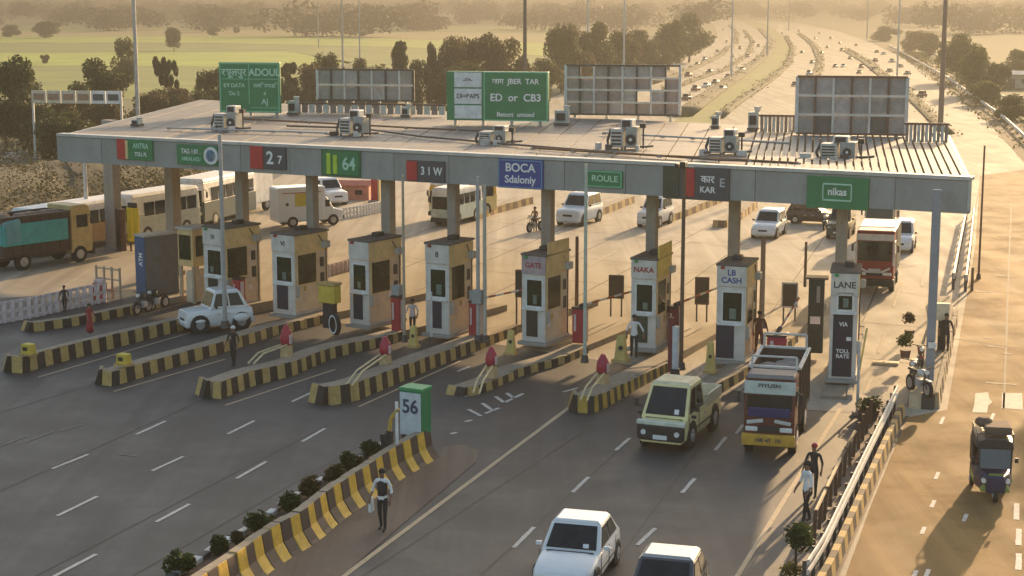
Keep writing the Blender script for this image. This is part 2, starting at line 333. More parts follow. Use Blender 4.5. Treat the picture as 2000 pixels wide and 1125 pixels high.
APR = asphalt('median_apron', (.17, .125, .09), (.21, .155, .11), (.12, .085, .06), .85, 25)
sheet('median_apron', [(440, 1180), (560, 1085), (700, 985), (848, 898), (868, 872), (905, 868), (936, 880), (930, 902), (668, 1124), (600, 1180)], .018, APR)
sheet('median_apron', [(1560, 1180), (1600, 1060), (1655, 900), (1690, 830), (1745, 805), (1770, 812), (1640, 1120), (1615, 1180)], .022, APR)
PATCH = mat('pale_patch_surface', (.62, .56, .44), .85, grime=.3, scale=2)  # flat pale patches laid on the service road
o = sheet('pale_road_patch', [(1905, 768), (1930, 766), (1932, 778), (1938, 785), (1930, 792), (1928, 806), (1899, 805), (1903, 790)], .016, PATCH)
o = sheet('pale_road_patch', [(1957, 767), (1996, 768), (1998, 800), (1956, 797)], .016, PATCH)
for p in [((1928, 676), (1960, 680)), ((1925, 748), (1985, 752)), ((1920, 660), (1935, 662)), ((1960, 690), (1975, 693)), ((1905, 570), (1940, 572)), ((1942, 538), (1975, 541))]: stripe('worn_lane_dash', p[0], p[1], .22, .02, m=mat('pale_dust', (.5, .42, .3), .9, grime=.5))
mb = MB()
b0 = P(1730, 711); mb.box(b0 + Vector((0, 0, .05)), (1.0, .45, .10), rz=-R(16)); o = mb.build('speed_hump', mat('pale_yellow_rubber', (.62, .52, .30), .7, grime=.3), bevel=.03); tag(o, 'pale yellow speed hump slab lying across the lane beside the grey canopy column', 'speed hump')

# earth bank on the left beyond the bus lane
mb = MB(); rr = random.Random(4); rings = []
bank = [(-120, 470), (20, 432), (120, 410), (230, 388), (330, 372), (450, 350), (540, 335)]
pts = resample([P(*p) for p in bank], 24)
for i, p in enumerate(pts):
    q = Vector((-.45, .9, 0))
    rings.append([p + q * a + Vector((0, 0, b * rr.uniform(.7, 1.3))) for a, b in ((0, -.3), (1.5, .5), (3.5, 1.3), (8, 1.9), (16, 1.7), (26, .9), (34, -.4))])
mb.loft(rings); tag(mb.build('earth_bank', mat('brown_bank_earth', (.085, .07, .035), .95, dark=(.05, .045, .02), scale=.35, grime=.3, bump=.6, bscale=1.5), smooth=True), kind='structure')

# ------------------------------------------------------------------ the toll canopy
ZB, ZT = 6.5, 7.8
A = P(115, 315, ZB); B = P(1892, 418, ZB); BL = P(392, 192, ZT); BR = P(1853, 260, ZT)
fdir = (B - A).normalized(); fn = Vector((fdir.y, -fdir.x, 0))          # fn points to the traffic in front
if fn.y > 0: fn = -fn
FLEN = (B - A).length; FAZ = math.degrees(math.atan2(-fn.x, -fn.y))       # az of the axis pointing into the canopy
canopy = thing('toll_canopy', 'long flat grey toll plaza canopy on concrete columns spanning all the lanes', 'canopy', (0, 0, 0))
def fascia_pt(px, py, off=0.0):
    d = ray(px, py); t = (A - Vector((0, 0, HCAM))).dot(fn) / d.dot(fn); return Vector((0, 0, HCAM)) + d * t + fn * off
FRZ = math.atan2(fdir.y, fdir.x)
NP = 16
for i in range(NP):
    a, b = lerp(A, B, i / NP), lerp(A, B, (i + 1) / NP); c = (a + b) / 2 - fn * .15; rr = random.Random(i)
    MB().box((0, 0, 0), (FLEN / NP - .025, .30 + rr.uniform(-.012, .012), ZT - ZB - .12)).build('fascia_panel', FASC, canopy, (c.x, c.y, (ZB + ZT) / 2 - .06), FRZ)
c = (A + B) / 2 - fn * .2; MB().box((0, 0, 0), (FLEN + .1, .52, .14)).build('fascia_cap', CAP, canopy, (c.x, c.y, ZT - .03), FRZ, bevel=.02)
Ain, Bin = A - fn * .35, B - fn * .35
mb = MB(); mb.box((0, 0, 0), ((BR - B).length, .12, ZT - ZB - .2)); c = (B + BR) / 2; 
side = BR - B; mb.build('side_fascia', CAP, canopy, (c.x, c.y, (ZB + ZT) / 2), math.atan2(side.y, side.x))
side = BL - A; c = (A + BL) / 2; MB().box((0, 0, 0), (Vector((side.x, side.y, 0)).length, .12, ZT - ZB - .2)).build('side_fascia', FASC, canopy, (c.x, c.y, (ZB + ZT) / 2), math.atan2(side.y, side.x))
NS, TLAT = 30, .80                                                        # solid sheets to the left, open battens to the right
def roofpt(u, v, z): 
    f = lerp(Ain, Bin, u); k = lerp(BL, BR, u); p = lerp(f, k, v); return Vector((p.x, p.y, z))
for i in range(NS):
    u0, u1 = i / NS * TLAT, (i + 1) / NS * TLAT - .0012; rr = random.Random(i + 50); zz = ZT - .10 + rr.uniform(0, .03)
    mb = MB(); top = [roofpt(u0, 0, zz), roofpt(u1, 0, zz), roofpt(u1, 1, zz), roofpt(u0, 1, zz)]; bot = [p - Vector((0, 0, .12)) for p in top]
    mb.loft([bot, top]); mb.build('roof_sheet', ROOF, canopy)
for i in range(26):
    u = TLAT + .004 + (1 - TLAT - .01) * i / 25; mb = MB(); w = .0028
    mb.loft([[roofpt(u - w, 0, ZT - .2), roofpt(u + w, 0, ZT - .2), roofpt(u + w, 0, ZT + .02), roofpt(u - w, 0, ZT + .02)], [roofpt(u - w, 1, ZT - .2), roofpt(u + w, 1, ZT - .2), roofpt(u + w, 1, ZT + .02), roofpt(u - w, 1, ZT + .02)]])
    mb.build('roof_batten', mat('weathered_batten', (.24, .225, .20), .65, grime=.4, scale=2), canopy)
for v in (.03, .30, .55, .80, .985):
    a, b = roofpt(TLAT, v, ZT - .32), roofpt(.998, v, ZT - .32); d = b - a; c = (a + b) / 2
    MB().box((0, 0, 0), (d.length, .22, .2)).build('roof_purlin', STEEL, canopy, c, math.atan2(d.y, d.x))
a, b = roofpt(0, .99, 0), roofpt(1, .99, 0); d = b - a; c = (a + b) / 2
MB().box((0, 0, 0), (d.length, .2, 1.0)).build('rear_fascia', FASC, canopy, (c.x, c.y, ZB + .62), math.atan2(d.y, d.x))
for v in (.12, .38, .62, .88):
    a, b = roofpt(0.01, v, 0), roofpt(TLAT, v, 0); d = b - a; c = (a + b) / 2
    MB().box((0, 0, 0), (d.length, .3, .55)).build('roof_beam', STEEL, canopy, (c.x, c.y, ZT - .55), math.atan2(d.y, d.x))
def column(px, py, wpx, z0=0.0, m=COLC, zpy=0.0, depth=None, az=30):
    p = P(px, py, zpy); w = wpx / scale_at(p); zt = ZT - .36
    mb = MB(); mb.box((0, 0, (zt - z0) / 2), (w, depth or w, zt - z0)); mb.build('column', m, canopy, (p.x, p.y, z0), -R(az), bevel=.03)
    if wpx > 18: MB().box((0, 0, .12), (w + .16, (depth or w) + .16, .24)).build('column_base', CONC, canopy, (p.x, p.y, z0), -R(az), bevel=.03)
    return p
column(224, 488, 30, az=40, depth=.55)
column(340, 455, 22, az=35, zpy=2.2)
column(474, 432, 19, az=34, zpy=3.9); column(611, 448, 18, az=34, zpy=3.9); column(759, 459, 21, az=30, zpy=3.9); column(886, 470, 19, az=28, zpy=3.9)
column(1070, 482, 21, az=26, zpy=3.9); column(1273, 494, 20, az=22, zpy=3.9); column(1433, 500, 21, az=18, zpy=3.9); column(1642, 522, 22, az=13, zpy=3.9)
pcol = column(1814, 768, 17, z0=.0, m=mat('bluish_grey_steel_column', (.27, .29, .32), .45, grime=.2, scale=1.5), az=14)
# ------------------------------------------------------------------ kerbed islands
def offset_line(pts, w):
    res = []
    for i, p in enumerate(pts):
        d = (pts[min(i + 1, len(pts) - 1)] - pts[max(i - 1, 0)]).normalized(); res.append(p + Vector((-d.y, d.x, 0)) * w)
    return res
def island(label, line, n, h0=.62, h1=.32, width=1.5, my=YELF, mk=BLKF, tail=None, nose=True, flare=.16, pix=True):
    """kerbed lane divider: painted blocks down its right-hand side and round the nose, dusty deck on top"""
    width *= .74; h0 *= .9
    pts = [P(*p) if pix else Vector(p) for p in line]
    o0 = pts[0]; t = thing('traffic_island', label, 'traffic island', o0)
    pts = [p - o0 for p in pts]
    if tail: pts2 = pts + [pts[-1] + az_dir(tail[0]) * tail[1]]
    else: pts2 = pts
    res = resample(pts, n); inner = offset_line(res, .20)
    def hh(i): return lerp(h0, h1, i / n)
    for i in range(n):
        a0, a1, b0, b1 = res[i], lerp(res[i], res[i + 1], .985), inner[i], lerp(inner[i], inner[i + 1], .985)
        rr = random.Random(i * 13 + n); h_ = hh(i + .5) + rr.uniform(-.015, .02); up = Vector((0, 0, h_)); fl = (b0 - a0) * flare * 4 * h_
        jit = Vector((rr.uniform(-.02, .02), rr.uniform(-.02, .02), 0))
        mb = MB(); mb.add([a0 + jit, a1 + jit, b1, b0, a0 + fl * .8 + up + jit, a1 + fl * .8 + up + jit, b1 + up, b0 + up], [(0, 1, 5, 4), (1, 2, 6, 5), (3, 0, 4, 7), (2, 3, 7, 6)], 0)
        mb.add([a0 + fl * .8 + up + jit, a1 + fl * .8 + up + jit, b1 + up, b0 + up], [(0, 1, 2, 3)], 1)
        mb.build('kerb_block', [my if i % 2 == 0 else mk, DUST], t)
    deck = resample(pts2, 24); li = offset_line(deck, .21); lo = offset_line(deck, width); rings = []
    for i in range(25):
        h_ = lerp(h0, h1, min(1, i / 18)) - .06; rings.append([li[i], li[i] + Vector((0, 0, h_)), lo[i] + Vector((0, 0, h_ - .02)), lo[i] + (lo[i] - li[i]).normalized() * .08])
    mb = MB(); mb.loft(rings); mb.build('deck', DUST, t)
    d = (lo[0] - li[0]); dl = d.length; k = max(2, int(dl / .3)); fw = (deck[1] - deck[0]).normalized()
    if nose:
        for j in range(k):
            a, b = li[0] + d * (j / k), li[0] + d * ((j + .97) / k); mb = MB(); up = Vector((0, 0, h0 - .01)); f = -fw * .30; g_ = -fw * .12
            mb.add([a + f, b + f, b, a, a + g_ + up, b + g_ + up, b + up, a + up], [(0, 1, 5, 4), (1, 2, 6, 5), (2, 3, 7, 6), (3, 0, 4, 7)], 0)
            mb.add([a + g_ + up, b + g_ + up, b + up, a + up], [(0, 1, 2, 3)], 1)
            mb.build('kerb_block', [mk if j % 2 == 0 else my, DUST], t)
    return t
island('faded kerbed island with red-dressed person, nearest the pink and white railing', [(70, 648), (140, 638), (230, 620), (330, 597)], 18, .45, .35, 1.1, tail=(38, 6))
island('yellow and black kerbed island left of the white jeep, yellow box on its nose', [(24, 728), (45, 729), (140, 702), (250, 673), (357, 645), (395, 634)], 26, .70, .50, 1.0, tail=(38, 8))
island('yellow and black kerbed island running past the person in dark clothes', [(200, 752), (222, 755), (332, 720), (437, 689), (540, 655), (640, 630)], 32, .62, .36, 1.3, tail=(36, 8))
island('yellow and black kerbed island in front of the booth with the leaning tyre', [(416, 778), (432, 780), (495, 754), (575, 733), (650, 700), (750, 676), (790, 664)], 32, .70, .36, 1.35, tail=(34, 8))
island('long yellow and black kerbed island pointing at the number box sign', [(648, 792), (700, 782), (775, 750), (850, 718), (900, 698), (1010, 654)], 34, .74, .36, 1.4, tail=(30, 8))
island('low worn kerbed island with ladder markings at its nose', [(922, 774), (960, 762), (1020, 734), (1110, 708), (1150, 690)], 20, .36, .30, 1.35, tail=(28, 10))
island('kerbed island beside the yellow pickup, its nose at the tan edge line', [(1128, 806), (1160, 808), (1192, 792), (1260, 752), (1308, 725)], 24, .66, .34, 1.35, YEL, BLK, tail=(24, 10))
island('kerbed island between the yellow pickup and the painted truck', [(1372, 790), (1438, 751), (1484, 721), (1560, 668)], 22, .46, .32, 1.35, tail=(20, 8))
island('flat grey island under the end booth with the tall navy panel', [(1665, 782), (1672, 740), (1690, 640)], 16, .22, .22, 1.45, CONC, CONC, tail=(13, 6), nose=False)
island('short striped island round the foot of the grey steel column', [(1836, 798), (1850, 730), (1872, 622)], 22, .62, .40, 1.45, mat('tan_paint', (.55, .43, .27), .7, grime=.4), BLK, tail=(12, 4))
# islands beyond the booths
for lab, ln in [('pale kerb island beyond the canopy, left of the white off-roader', [(935, 428), (975, 416), (1042, 398)]), ('yellow kerb island beyond the canopy, right of the white off-roader', [(1142, 432), (1190, 416), (1240, 396)]),
                ('yellow kerb island beyond the canopy, under the black and red lane sign', [(1312, 434), (1360, 416), (1412, 394)]), ('low kerb island beyond the canopy, left of the white hatchback', [(1420, 444), (1450, 428), (1480, 406)])]:
    island(lab, ln, 14, .5, .5, 1.2, YELF, mat('brown_paint', (.22, .13, .07), .8, grime=.3), nose=True)

# ------------------------------------------------------------------ toll booths
def face_panel(mb, q, u0, u1, v0, v1, off, m=0, th=None):
    """raised panel on the quad q = (bottom left, bottom right, top right, top left)"""
    def pt(u, v): return lerp(lerp(q[0], q[1], u), lerp(q[3], q[2], u), v)
    n = (q[1] - q[0]).cross(q[3] - q[0]).normalized(); c = [pt(u0, v0), pt(u1, v0), pt(u1, v1), pt(u0, v1)]
    th = th or off * .9
    mb.loft([[p + n * (off - th) for p in c], [p + n * off for p in c]], m); return mb
def frame_panel(mb, q, u0, u1, v0, v1, w, off, m=0):
    lx = (q[1] - q[0]).length; lz = (q[3] - q[0]).length; a, b = w / lx, w / lz
    face_panel(mb, q, u0, u1, v0, v0 + b, off, m, off); face_panel(mb, q, u0, u1, v1 - b, v1, off, m, off)
    face_panel(mb, q, u0, u0 + a, v0 + b, v1 - b, off, m, off); face_panel(mb, q, u1 - a, u1, v0 + b, v1 - b, off, m, off)
    return mb
ZI = .30
def booth(label, x0, x1, yb, yt, az, sign='', L=2.0, lower=NAVY, header=BOOTHG, hcol=None, flag=None, win=(.22, .86, .42, .72), roofdark=True, swin=True, low=(.20, .68, .06, .36)):
    p0 = P((x0 + x1) / 2, yb, ZI); s = scale_at(p0); va = math.degrees(math.atan2(p0.x, p0.y)); W = max(.95, (x1 - x0) / s / math.cos(R(az - va)))
    H = zat(p0, yt) - ZI
    t = thing('toll_booth', label, 'toll booth', p0, az)
    w = W / 2
    MB().box((0, L / 2, -.06), (W + .25, L + .4, .14)).build('plinth', CONC, t, bevel=.02)
    b = MB(); b.box((0, L / 2, H / 2 + .01), (W, L, H - .02)); b.build('walls', TAN, t, bevel=.025)
    F = [Vector((-w, 0, .02)), Vector((w, 0, .02)), Vector((w, 0, H)), Vector((-w, 0, H))]
    Rr = [Vector((w, 0, .02)), Vector((w, L, .02)), Vector((w, L, H)), Vector((w, 0, H))]
    fp = MB(); face_panel(fp, F, .0, 1., 0, .78, .03); fp.build('front_panel', BOOTHG, t)
    hp = MB(); face_panel(hp, F, -.01, 1.01, .79, 1.0, .05, th=.05); hd = hp.build('header_panel', header, t)
    if sign: text(sign, H * .085, hcol or SLATE, hd, (0, -.056, H * .89))
    fr = MB(); frame_panel(fr, F, win[0] - .05, win[1] + .05, win[2] - .02, win[3] + .02, .055, .05); wf = fr.build('window', WHITE, t)
    gp = MB(); face_panel(gp, F, win[0] - .01, win[1] + .01, win[2], win[3], .036, th=.02); gp.build('pane', GGLASS, wf); rr = random.Random(int(x1)); ga = rr.uniform(.3, .5); face_panel(gp := MB(), F, ga, ga + rr.uniform(.14, .28), win[2] + .02, win[2] + rr.uniform(.08, .14), .042, th=.01); gp.build('pay_counter_screen', mat('pale_green_screen', (.13, .19, .15), .4, var=.4, scale=6), wf)
    sl_ = MB(); sl_.box((lerp(-w, w, .5), -.08, H * (win[2] - .035)), (W * .9, .16, .05)); sl_.build('counter', WHITE, t, bevel=.01)
    dp = MB(); face_panel(dp, F, low[0], low[1], low[2], low[3], .055, th=.03); dpo = dp.build('lower_panel', lower, t)
    if swin:
        fr = MB(); frame_panel(fr, Rr, .06, .64, .37, .76, .035, .03); wf = fr.build('side_window', OCHRE, t)
        gp = MB(); face_panel(gp, Rr, .07, .63, .38, .75, .018, th=.01); gp.build('pane', GGLASS, wf)
        vp = MB(); face_panel(vp, Rr, .75, .86, .56, .68, .03); vp.build('side_vent', BPLAS, t); vp = MB(); face_panel(vp, Rr, .76, .87, .34, .48, .03); vp.build('side_vent', BPLAS, t)
    up_ = MB(); face_panel(up_, Rr, 0, 1, .77, .99, .02, th=.02); up_.build('upper_side_panel', OCHRE, t)
    sk = MB(); face_panel(sk, Rr, 0, 1, .0, .035, .04, th=.04); sk.build('skirting', CAP, t)
    MB().box((0, L / 2, H + .04), (W + .12, L + .14, .09)).build('roof', ROOF if not roofdark else mat('booth_roof_dark', (.12, .105, .09), .7, grime=.4), t, bevel=.02)
    rr = random.Random(int(x0) + 5)
    for k in range(rr.randrange(2, 4)):
        u, v = rr.uniform(.05, .8), rr.uniform(.14, .30); face_panel(np_ := MB(), Rr, u, u + rr.uniform(.06, .12), v, v + rr.uniform(.04, .08), .012, th=.01); np_.build('pasted_notice', [WHITE, YEL, mat('pinkish_white', (.6, .48, .46), .6, grime=.2)][k % 3], t)
    face_panel(np_ := MB(), F, .62, .80, .865 - .5, .90 - .5, .06, th=.03); np_.build('pasted_notice', WHITE, t)
    MB().box((w + .12, L * .88, H * .84), (.22, .42, .30)).build('air_conditioner', mat('grey_cooler_casing', (.40, .42, .39), .5, grime=.3), t, bevel=.03)
    MB().box((-w * .6, -.10, H * .985), (.14, .16, .10)).build('lane_lamp', [RED, mat('signal_green', (.02, .3, .08), .4)][k % 2], t, bevel=.02)
    MB().tube([(w + .03, L * .93, .1), (w + .03, L * .93, H * .8), (w + .05, L * .7, H * .97)], .022).build('cable', BPLAS, t)
    MB().box((w + .06, .12, H * .30), (.12, .05, .5)).build('hand_rail', STEEL, t)
    rr = random.Random(int(x0)); MB().box((0, 0, .09), (.34, .5, .18)).build('roof_unit', BPLAS, t, (rr.uniform(-.2, .25), L * .62, H + .085), bevel=.03)
    if flag:
        fb = MB(); face_panel(fb, Rr, .05, .95, .80, 1.16, .06, th=.04); fb.build('side_sign', flag, t)
    return t
ZI = .34
booth('toll booth behind the white jeep with a wide dark side window', 402, 440, 600, 446, 38, 'IV', lower=BPLAS, L=2.2)
booth('toll booth with a white front between the jeep and the leaning tyre', 535, 578, 614, 459, 34.5, 'VI', lower=NAVY, L=2.2)
booth('toll booth with a navy lower door, leaning tyre at its foot', 685, 722, 634, 472, 35, '', lower=NAVY, L=2.2)
booth('toll booth with a figure on its white header and a thin pole in front', 833, 878, 652, 478, 28, '8', lower=NAVY, hcol=SLATE)
booth('toll booth with a pinkish header and yellow side board, right of the twin poles', 1020, 1065, 668, 500, 30, 'GATE', lower=mat('charcoal_panel', (.02, .022, .02), .5), header=mat('pinkish_panel', (.42, .33, .34), .6, grime=.3), hcol=RED, flag=OCHRE)
booth('toll booth with dark red lettering and a tall yellow side board', 1232, 1280, 680, 508, 22, 'NAKA', lower=mat('dark_green_panel', (.03, .05, .03), .5), hcol=RED, flag=mat('bright_yellow_board', (.68, .50, .10), .6, grime=.2))
booth('pale toll booth with blue print on its header above a navy box', 1398, 1454, 704, 520, 19.5, 'LB\nCASH', lower=NAVY, hcol=BLUE, low=(.0, .62, .02, .38))
e = booth('slim end toll booth with a tall navy lettered panel down its front', 1618, 1670, 740, 534, 13, 'LANE', lower=mat('deep_navy_panel', (.012, .018, .04), .35), win=(.28, .80, .66, .80), low=(.12, .84, .02, .62), swin=False)
lp = [c for c in kids(e) if c.name.startswith('lower_panel')][0]
W_ = 1.0; text('VIA', .22, LETT, lp, (0, -.065, 2.05), sx=.9); text('TOLL\nRATE', .20, LETT, lp, (0, -.065, .95), sx=1)
# ------------------------------------------------------------------ vehicles (x right, y forward, z up, origin on the ground)
def ring(y, zb, zt, hw, r=.08, roof=0):
    zm = lerp(zb, zt, .55)
    half = [(hw * .86, zb), (hw * .97, zb + .10), (hw, zm), (hw * .97, zt - r), (hw * .90, zt - r * .25), (hw * .55, zt + roof * .6)]
    return [Vector((x, y, z)) for x, z in half] + [Vector((-x, y, z)) for x, z in reversed(half)]
def wheel(t, x, y, r, w=.2, rim=RIM):
    s = 1 if x > 0 else -1; m = MB(); m.cyl((x - s * w, y, r), (x, y, r), r, r, 16); o = m.build('wheel', TYRE, t, bevel=.02)
    m = MB(); m.cyl((x - s * .05, y, r), (x + s * .012, y, r), r * .62, r * .55, 12); m.cyl((x, y, r), (x + s * .03, y, r), r * .2, r * .16, 8); m.build('rim', rim, o); return o
CARKEY = {}
def car(name, label, cat, loc, az, L, W, H, paint, kind='sedan', group=None, mirrors=True, roofmat=None, low=None):
    t = thing(name, label, cat, loc, az, group); h = W / 2; zb = .2 * H / 1.5; sx = H / 1.5
    belt = .60 * H if kind != 'pickup' else .52 * H
    if kind == 'sedan': st = [(-.50, .50, .82), (-.485, .58, .9), (-.36, .615, .97), (-.22, .62, 1), (.16, .61, 1), (.30, .55, .98), (.44, .49, .92), (.488, .43, .84), (.50, .36, .76)]; cab = (-.40, .20, -.24, .03)
    elif kind == 'hatch': st = [(-.50, .54, .86), (-.485, .60, .95), (-.30, .63, 1), (.15, .62, 1), (.30, .57, .98), (.45, .51, .93), (.488, .44, .86), (.50, .36, .8)]; cab = (-.48, .22, -.40, .04)
    elif kind == 'suv': st = [(-.50, .55, .92), (-.49, .60, .97), (-.2, .62, 1), (.16, .62, 1), (.24, .585, 1), (.44, .56, .97), (.49, .52, .92), (.50, .40, .88)]; cab = (-.485, .20, -.455, .06)
    elif kind == 'jeep': st = [(-.50, .42, .90), (-.48, .54, .97), (-.30, .58, 1), (.10, .58, .99), (.16, .57, .95), (.44, .54, .92), (.49, .52, .90), (.50, .34, .88)]; cab = (-.43, .15, -.30, .07)
    else: st = [(-.50, .44, .95), (-.495, .50, .98), (-.1, .50, 1), (.30, .50, 1), (.40, .50, .99), (.485, .45, .95), (.50, .32, .92)]; cab = (-.06, .42, -.03, .26)
    m = MB(); m.loft([ring(f * L, zb, z * H, h * w, .10 * sx, .02) for f, z, w in st])
    zb2 = belt - .02; wt = h * .80; y0, y1, y2, y3 = [c * L for c in cab]
    def belt_z(f):
        for (a, za, _), (b, zb_, _) in zip(st[:-1], st[1:]):
            if a <= f <= b: return lerp(za, zb_, (f - a) / (b - a)) * H
        return belt
    zr, zf = belt_z(cab[0]) - .03, belt_z(cab[1]) - .03
    c0 = [Vector((-h * .95, y0, zr)), Vector((h * .95, y0, zr)), Vector((h * .95, y1, zf)), Vector((-h * .95, y1, zf))]
    zt_ = H * .955
    c1 = [Vector((-wt, y2, zt_)), Vector((wt, y2, zt_)), Vector((wt, y3, zt_)), Vector((-wt, y3, zt_))]
    c2 = [Vector((x * .86, lerp(y2, y3, .5) + (y - lerp(y2, y3, .5)) * .86, H)) for x, y in ((-wt, y2), (wt, y2), (wt, y3), (-wt, y3))]
    m.loft([c0, c1], 0); m.loft([c1, c2], 1)
    wr = .205 * H if kind not in ('pickup', 'suv', 'jeep') else .20 * H
    ya, yb = -.31 * L, .31 * L
    for y in (ya, yb):
        for s in (-1, 1): m.cyl((s * h * .80, y, wr), (s * h * 1.004, y, wr), wr * 1.22, wr * 1.22, 16, 2)
    bo_ = m.build('body', [paint, roofmat or paint, BPLAS], t, bevel=.055, smooth=True); bo_.modifiers[0].harden_normals = True; bo_.modifiers[0].segments = 3
    for y in (ya, yb):
        for s in (-1, 1): wheel(t, s * (h * 1.02), y, wr, .19)
    q = [c0[2], c0[3], c1[3], c1[2]]; face_panel(w := MB(), q, .07, .93, .12, .93, .018); w.build('windscreen', GLASS, t)
    q = [c0[0], c0[1], c1[1], c1[0]]; face_panel(w := MB(), q, .08, .92, .18, .92, .018); w.build('rear_window', GLASS, t)
    for q in ([c0[1], c0[2], c1[2], c1[1]], [c0[3], c0[0], c1[0], c1[3]]):
        segs = ((.07, .47), (.52, .90)) if kind != 'pickup' else ((.10, .44), (.50, .90))
        for a, b in segs:
            face_panel(w := MB(), q, a, b, .16, .90, .016); w.build('side_window', GLASS, t)
    yf = .5 * L; hz_ = (st[-1][1] * .86) * H; fw = h * st[-2][2]
    for s in (-1, 1):
        MB().box((s * fw * .72, yf - .05 * L * .35, hz_ + .05 * H), (fw * .42, .12, .085 * H)).build('headlight', LAMP, t, bevel=.03)
        MB().box((s * h * .64, -yf + .03, .46 * H), (h * .24, .1, .09 * H)).build('tail_light', RED, t, bevel=.02)
    MB().box((0, yf + .008, hz_ + .02 * H), (fw * .8, .06, .065 * H)).build('grille', BPLAS, t, bevel=.015)
    MB().box((0, yf - .01, zb + .10 * H), (h * 1.75, .16, .13 * H)).build('bumper', low or paint, t, bevel=.04)
    MB().box((0, yf + .085, zb + .11 * H), (.42, .02, .10)).build('number_plate', PLATE, t)
    MB().box((0, -yf + .0, zb + .10 * H), (h * 1.75, .14, .13 * H)).build('rear_bumper', low or paint, t, bevel=.04)
    if L > 3.5 and loc[1] < 62:
        for s in (-1, 1):
            for f in (.20, -.03, -.24) if kind == 'sedan' else (.40, .14): MB().box((s * (h + .001), f * L, (zb + belt) / 2 + .06), (.012, .018, belt - zb - .14)).build('door_seam', BPLAS, t)
            MB().box((s * (h + .004), 0, zb + .42 * (belt - zb)), (.02, L * .62, .035)).build('side_moulding', BPLAS, t)
        for s in (-.35, .25): MB().box((s * h, lerp(y1, y3, .18) + .035, lerp(zf, H, .14) + .02), (.5, .02, .015), ry=-.12, rx=0).build('wiper', BPLAS, t)
        q = [c0[2], c0[3], c1[3], c1[2]]; face_panel(w := MB(), q, .70, .80, .16, .30, .024); w.build('permit_sticker', PLATE, t)
        MB().box((0, lerp(y2, y3, .5), H * .80), (.05, .05, .05)); MB().box((0, lerp(y1, .5 * L, .04), zf + .035), (h * 1.5, .05, .015)).build('cowl_vent', BPLAS, t)
    if mirrors:
        for s in (-1, 1): MB().box((s * (h + .08), y1 - .12 * L * .6, zf + .09), (.16, .09, .11)).build('wing_mirror', paint if kind == 'sedan' else BPLAS, t, bevel=.03)
    for s in (-1, 1):
        for k in (-.02, .22) if kind != 'pickup' else (.12,): MB().box((s * (h * .995), (k - .18) * L * .6 + .02, zb + .30 * H), (.02, .14, .03)).build('door_handle', RIM, t)
    return t
def at_front(cx, yb, az, L, back=0):          # the middle of a vehicle whose front foot is seen at (cx, yb)
    p = P(cx, yb); return p - az_dir(az) * (L / 2)
# foreground cars
s1 = car('sedan_car', 'white sedan with dark windscreen in the foreground lane, nearest the camera', 'car', at_front(1092, 1172, 196, 3.6), 196, 3.6, 1.56, 1.46, WHITEC, 'sedan')
s2 = car('sedan_car', 'dark sedan with a silver roof cut by the bottom edge beside the white sedan', 'car', at_front(1272, 1256, 196, 3.6), 196, 3.6, 1.56, 1.46, mat('dark_grey_car_paint', (.10, .10, .105), .25, metal=.3, var=.05, coat=.5), 'sedan', roofmat=SILVC)
yp = car('pickup_truck', 'pale yellow pickup with black front and cream load bed on the asphalt', 'pickup truck', at_front(1290, 882, 203, 4.1), 203, 4.1, 1.62, 2.05, CREAM, 'pickup', low=BPLAS, roofmat=mat('pale_cream_roof', (.72, .63, .40), .45, grime=.15))
def pickup_extra(t, L, W, H, bedmat):
    h = W / 2; m = MB(); y0, y1 = -.5 * L, -.09 * L; z0, z1 = .50 * H, .68 * H
    for s in (-1, 1): m.box((s * (h - .04), (y0 + y1) / 2, (z0 + z1) / 2), (.07, y1 - y0, z1 - z0))
    m.box((0, y0 + .04, (z0 + z1) / 2), (W, .07, z1 - z0)); m.box((0, y1 - .03, (z0 + z1) / 2), (W, .06, z1 - z0)); m.build('load_bed', bedmat, t, bevel=.015)
    MB().box((0, .5 * L + .02, .30 * H), (W * .96, .14, .22 * H)).build('front_panel', BPLAS, t, bevel=.03)
    MB().box((0, .49 * L, .445 * H), (W * .99, .20, .07 * H)).build('bonnet_edge', mat('pale_green_white_paint', (.66, .68, .55), .35, grime=.1), t, bevel=.03)
    for s in (-1, 1): MB().cyl((s * h * .68, .5 * L + .06, .30 * H), (s * h * .68, .5 * L + .11, .30 * H), .095, .085, 12).build('headlight', LAMP, t)
    MB().box((0, .5 * L + .10, .235 * H), (.46, .02, .14)).build('number_plate', PLATE, t)
    MB().box((h + .015, -.02 * L, .24 * H), (.05, .5 * L, .06)).build('side_step', PSTEEL, t)
    for s in (-1, 1): MB().box((s * (h + .20), .36 * L, .68 * H), (.12, .07, .26)).tube([(s * h, .36 * L, .62 * H), (s * (h + .2), .36 * L, .66 * H)], .018).build('wing_mirror', BPLAS, t)
pickup_extra(yp, 4.1, 1.62, 2.05, mat('cream_bed_paint', (.70, .65, .50), .5, grime=.3))
wj = car('jeep', 'white old jeep with rounded fenders driving between two kerbed islands', 'jeep', P(422, 642), 241, 3.0, 1.42, 1.78, WHITEC, 'jeep')
for s in (-1, 1):
    m = MB(); m.ball((s * .60, .31 * 3.0, .52), (.15, .42, .16), 0, 12, 8); m.build('front_fender', WHITEC, wj, smooth=True)
    m = MB(); m.ball((s * .60, -.31 * 3.0, .54), (.20, .46, .24), 0, 12, 8); m.build('rear_fender', WHITEC, wj, smooth=True)
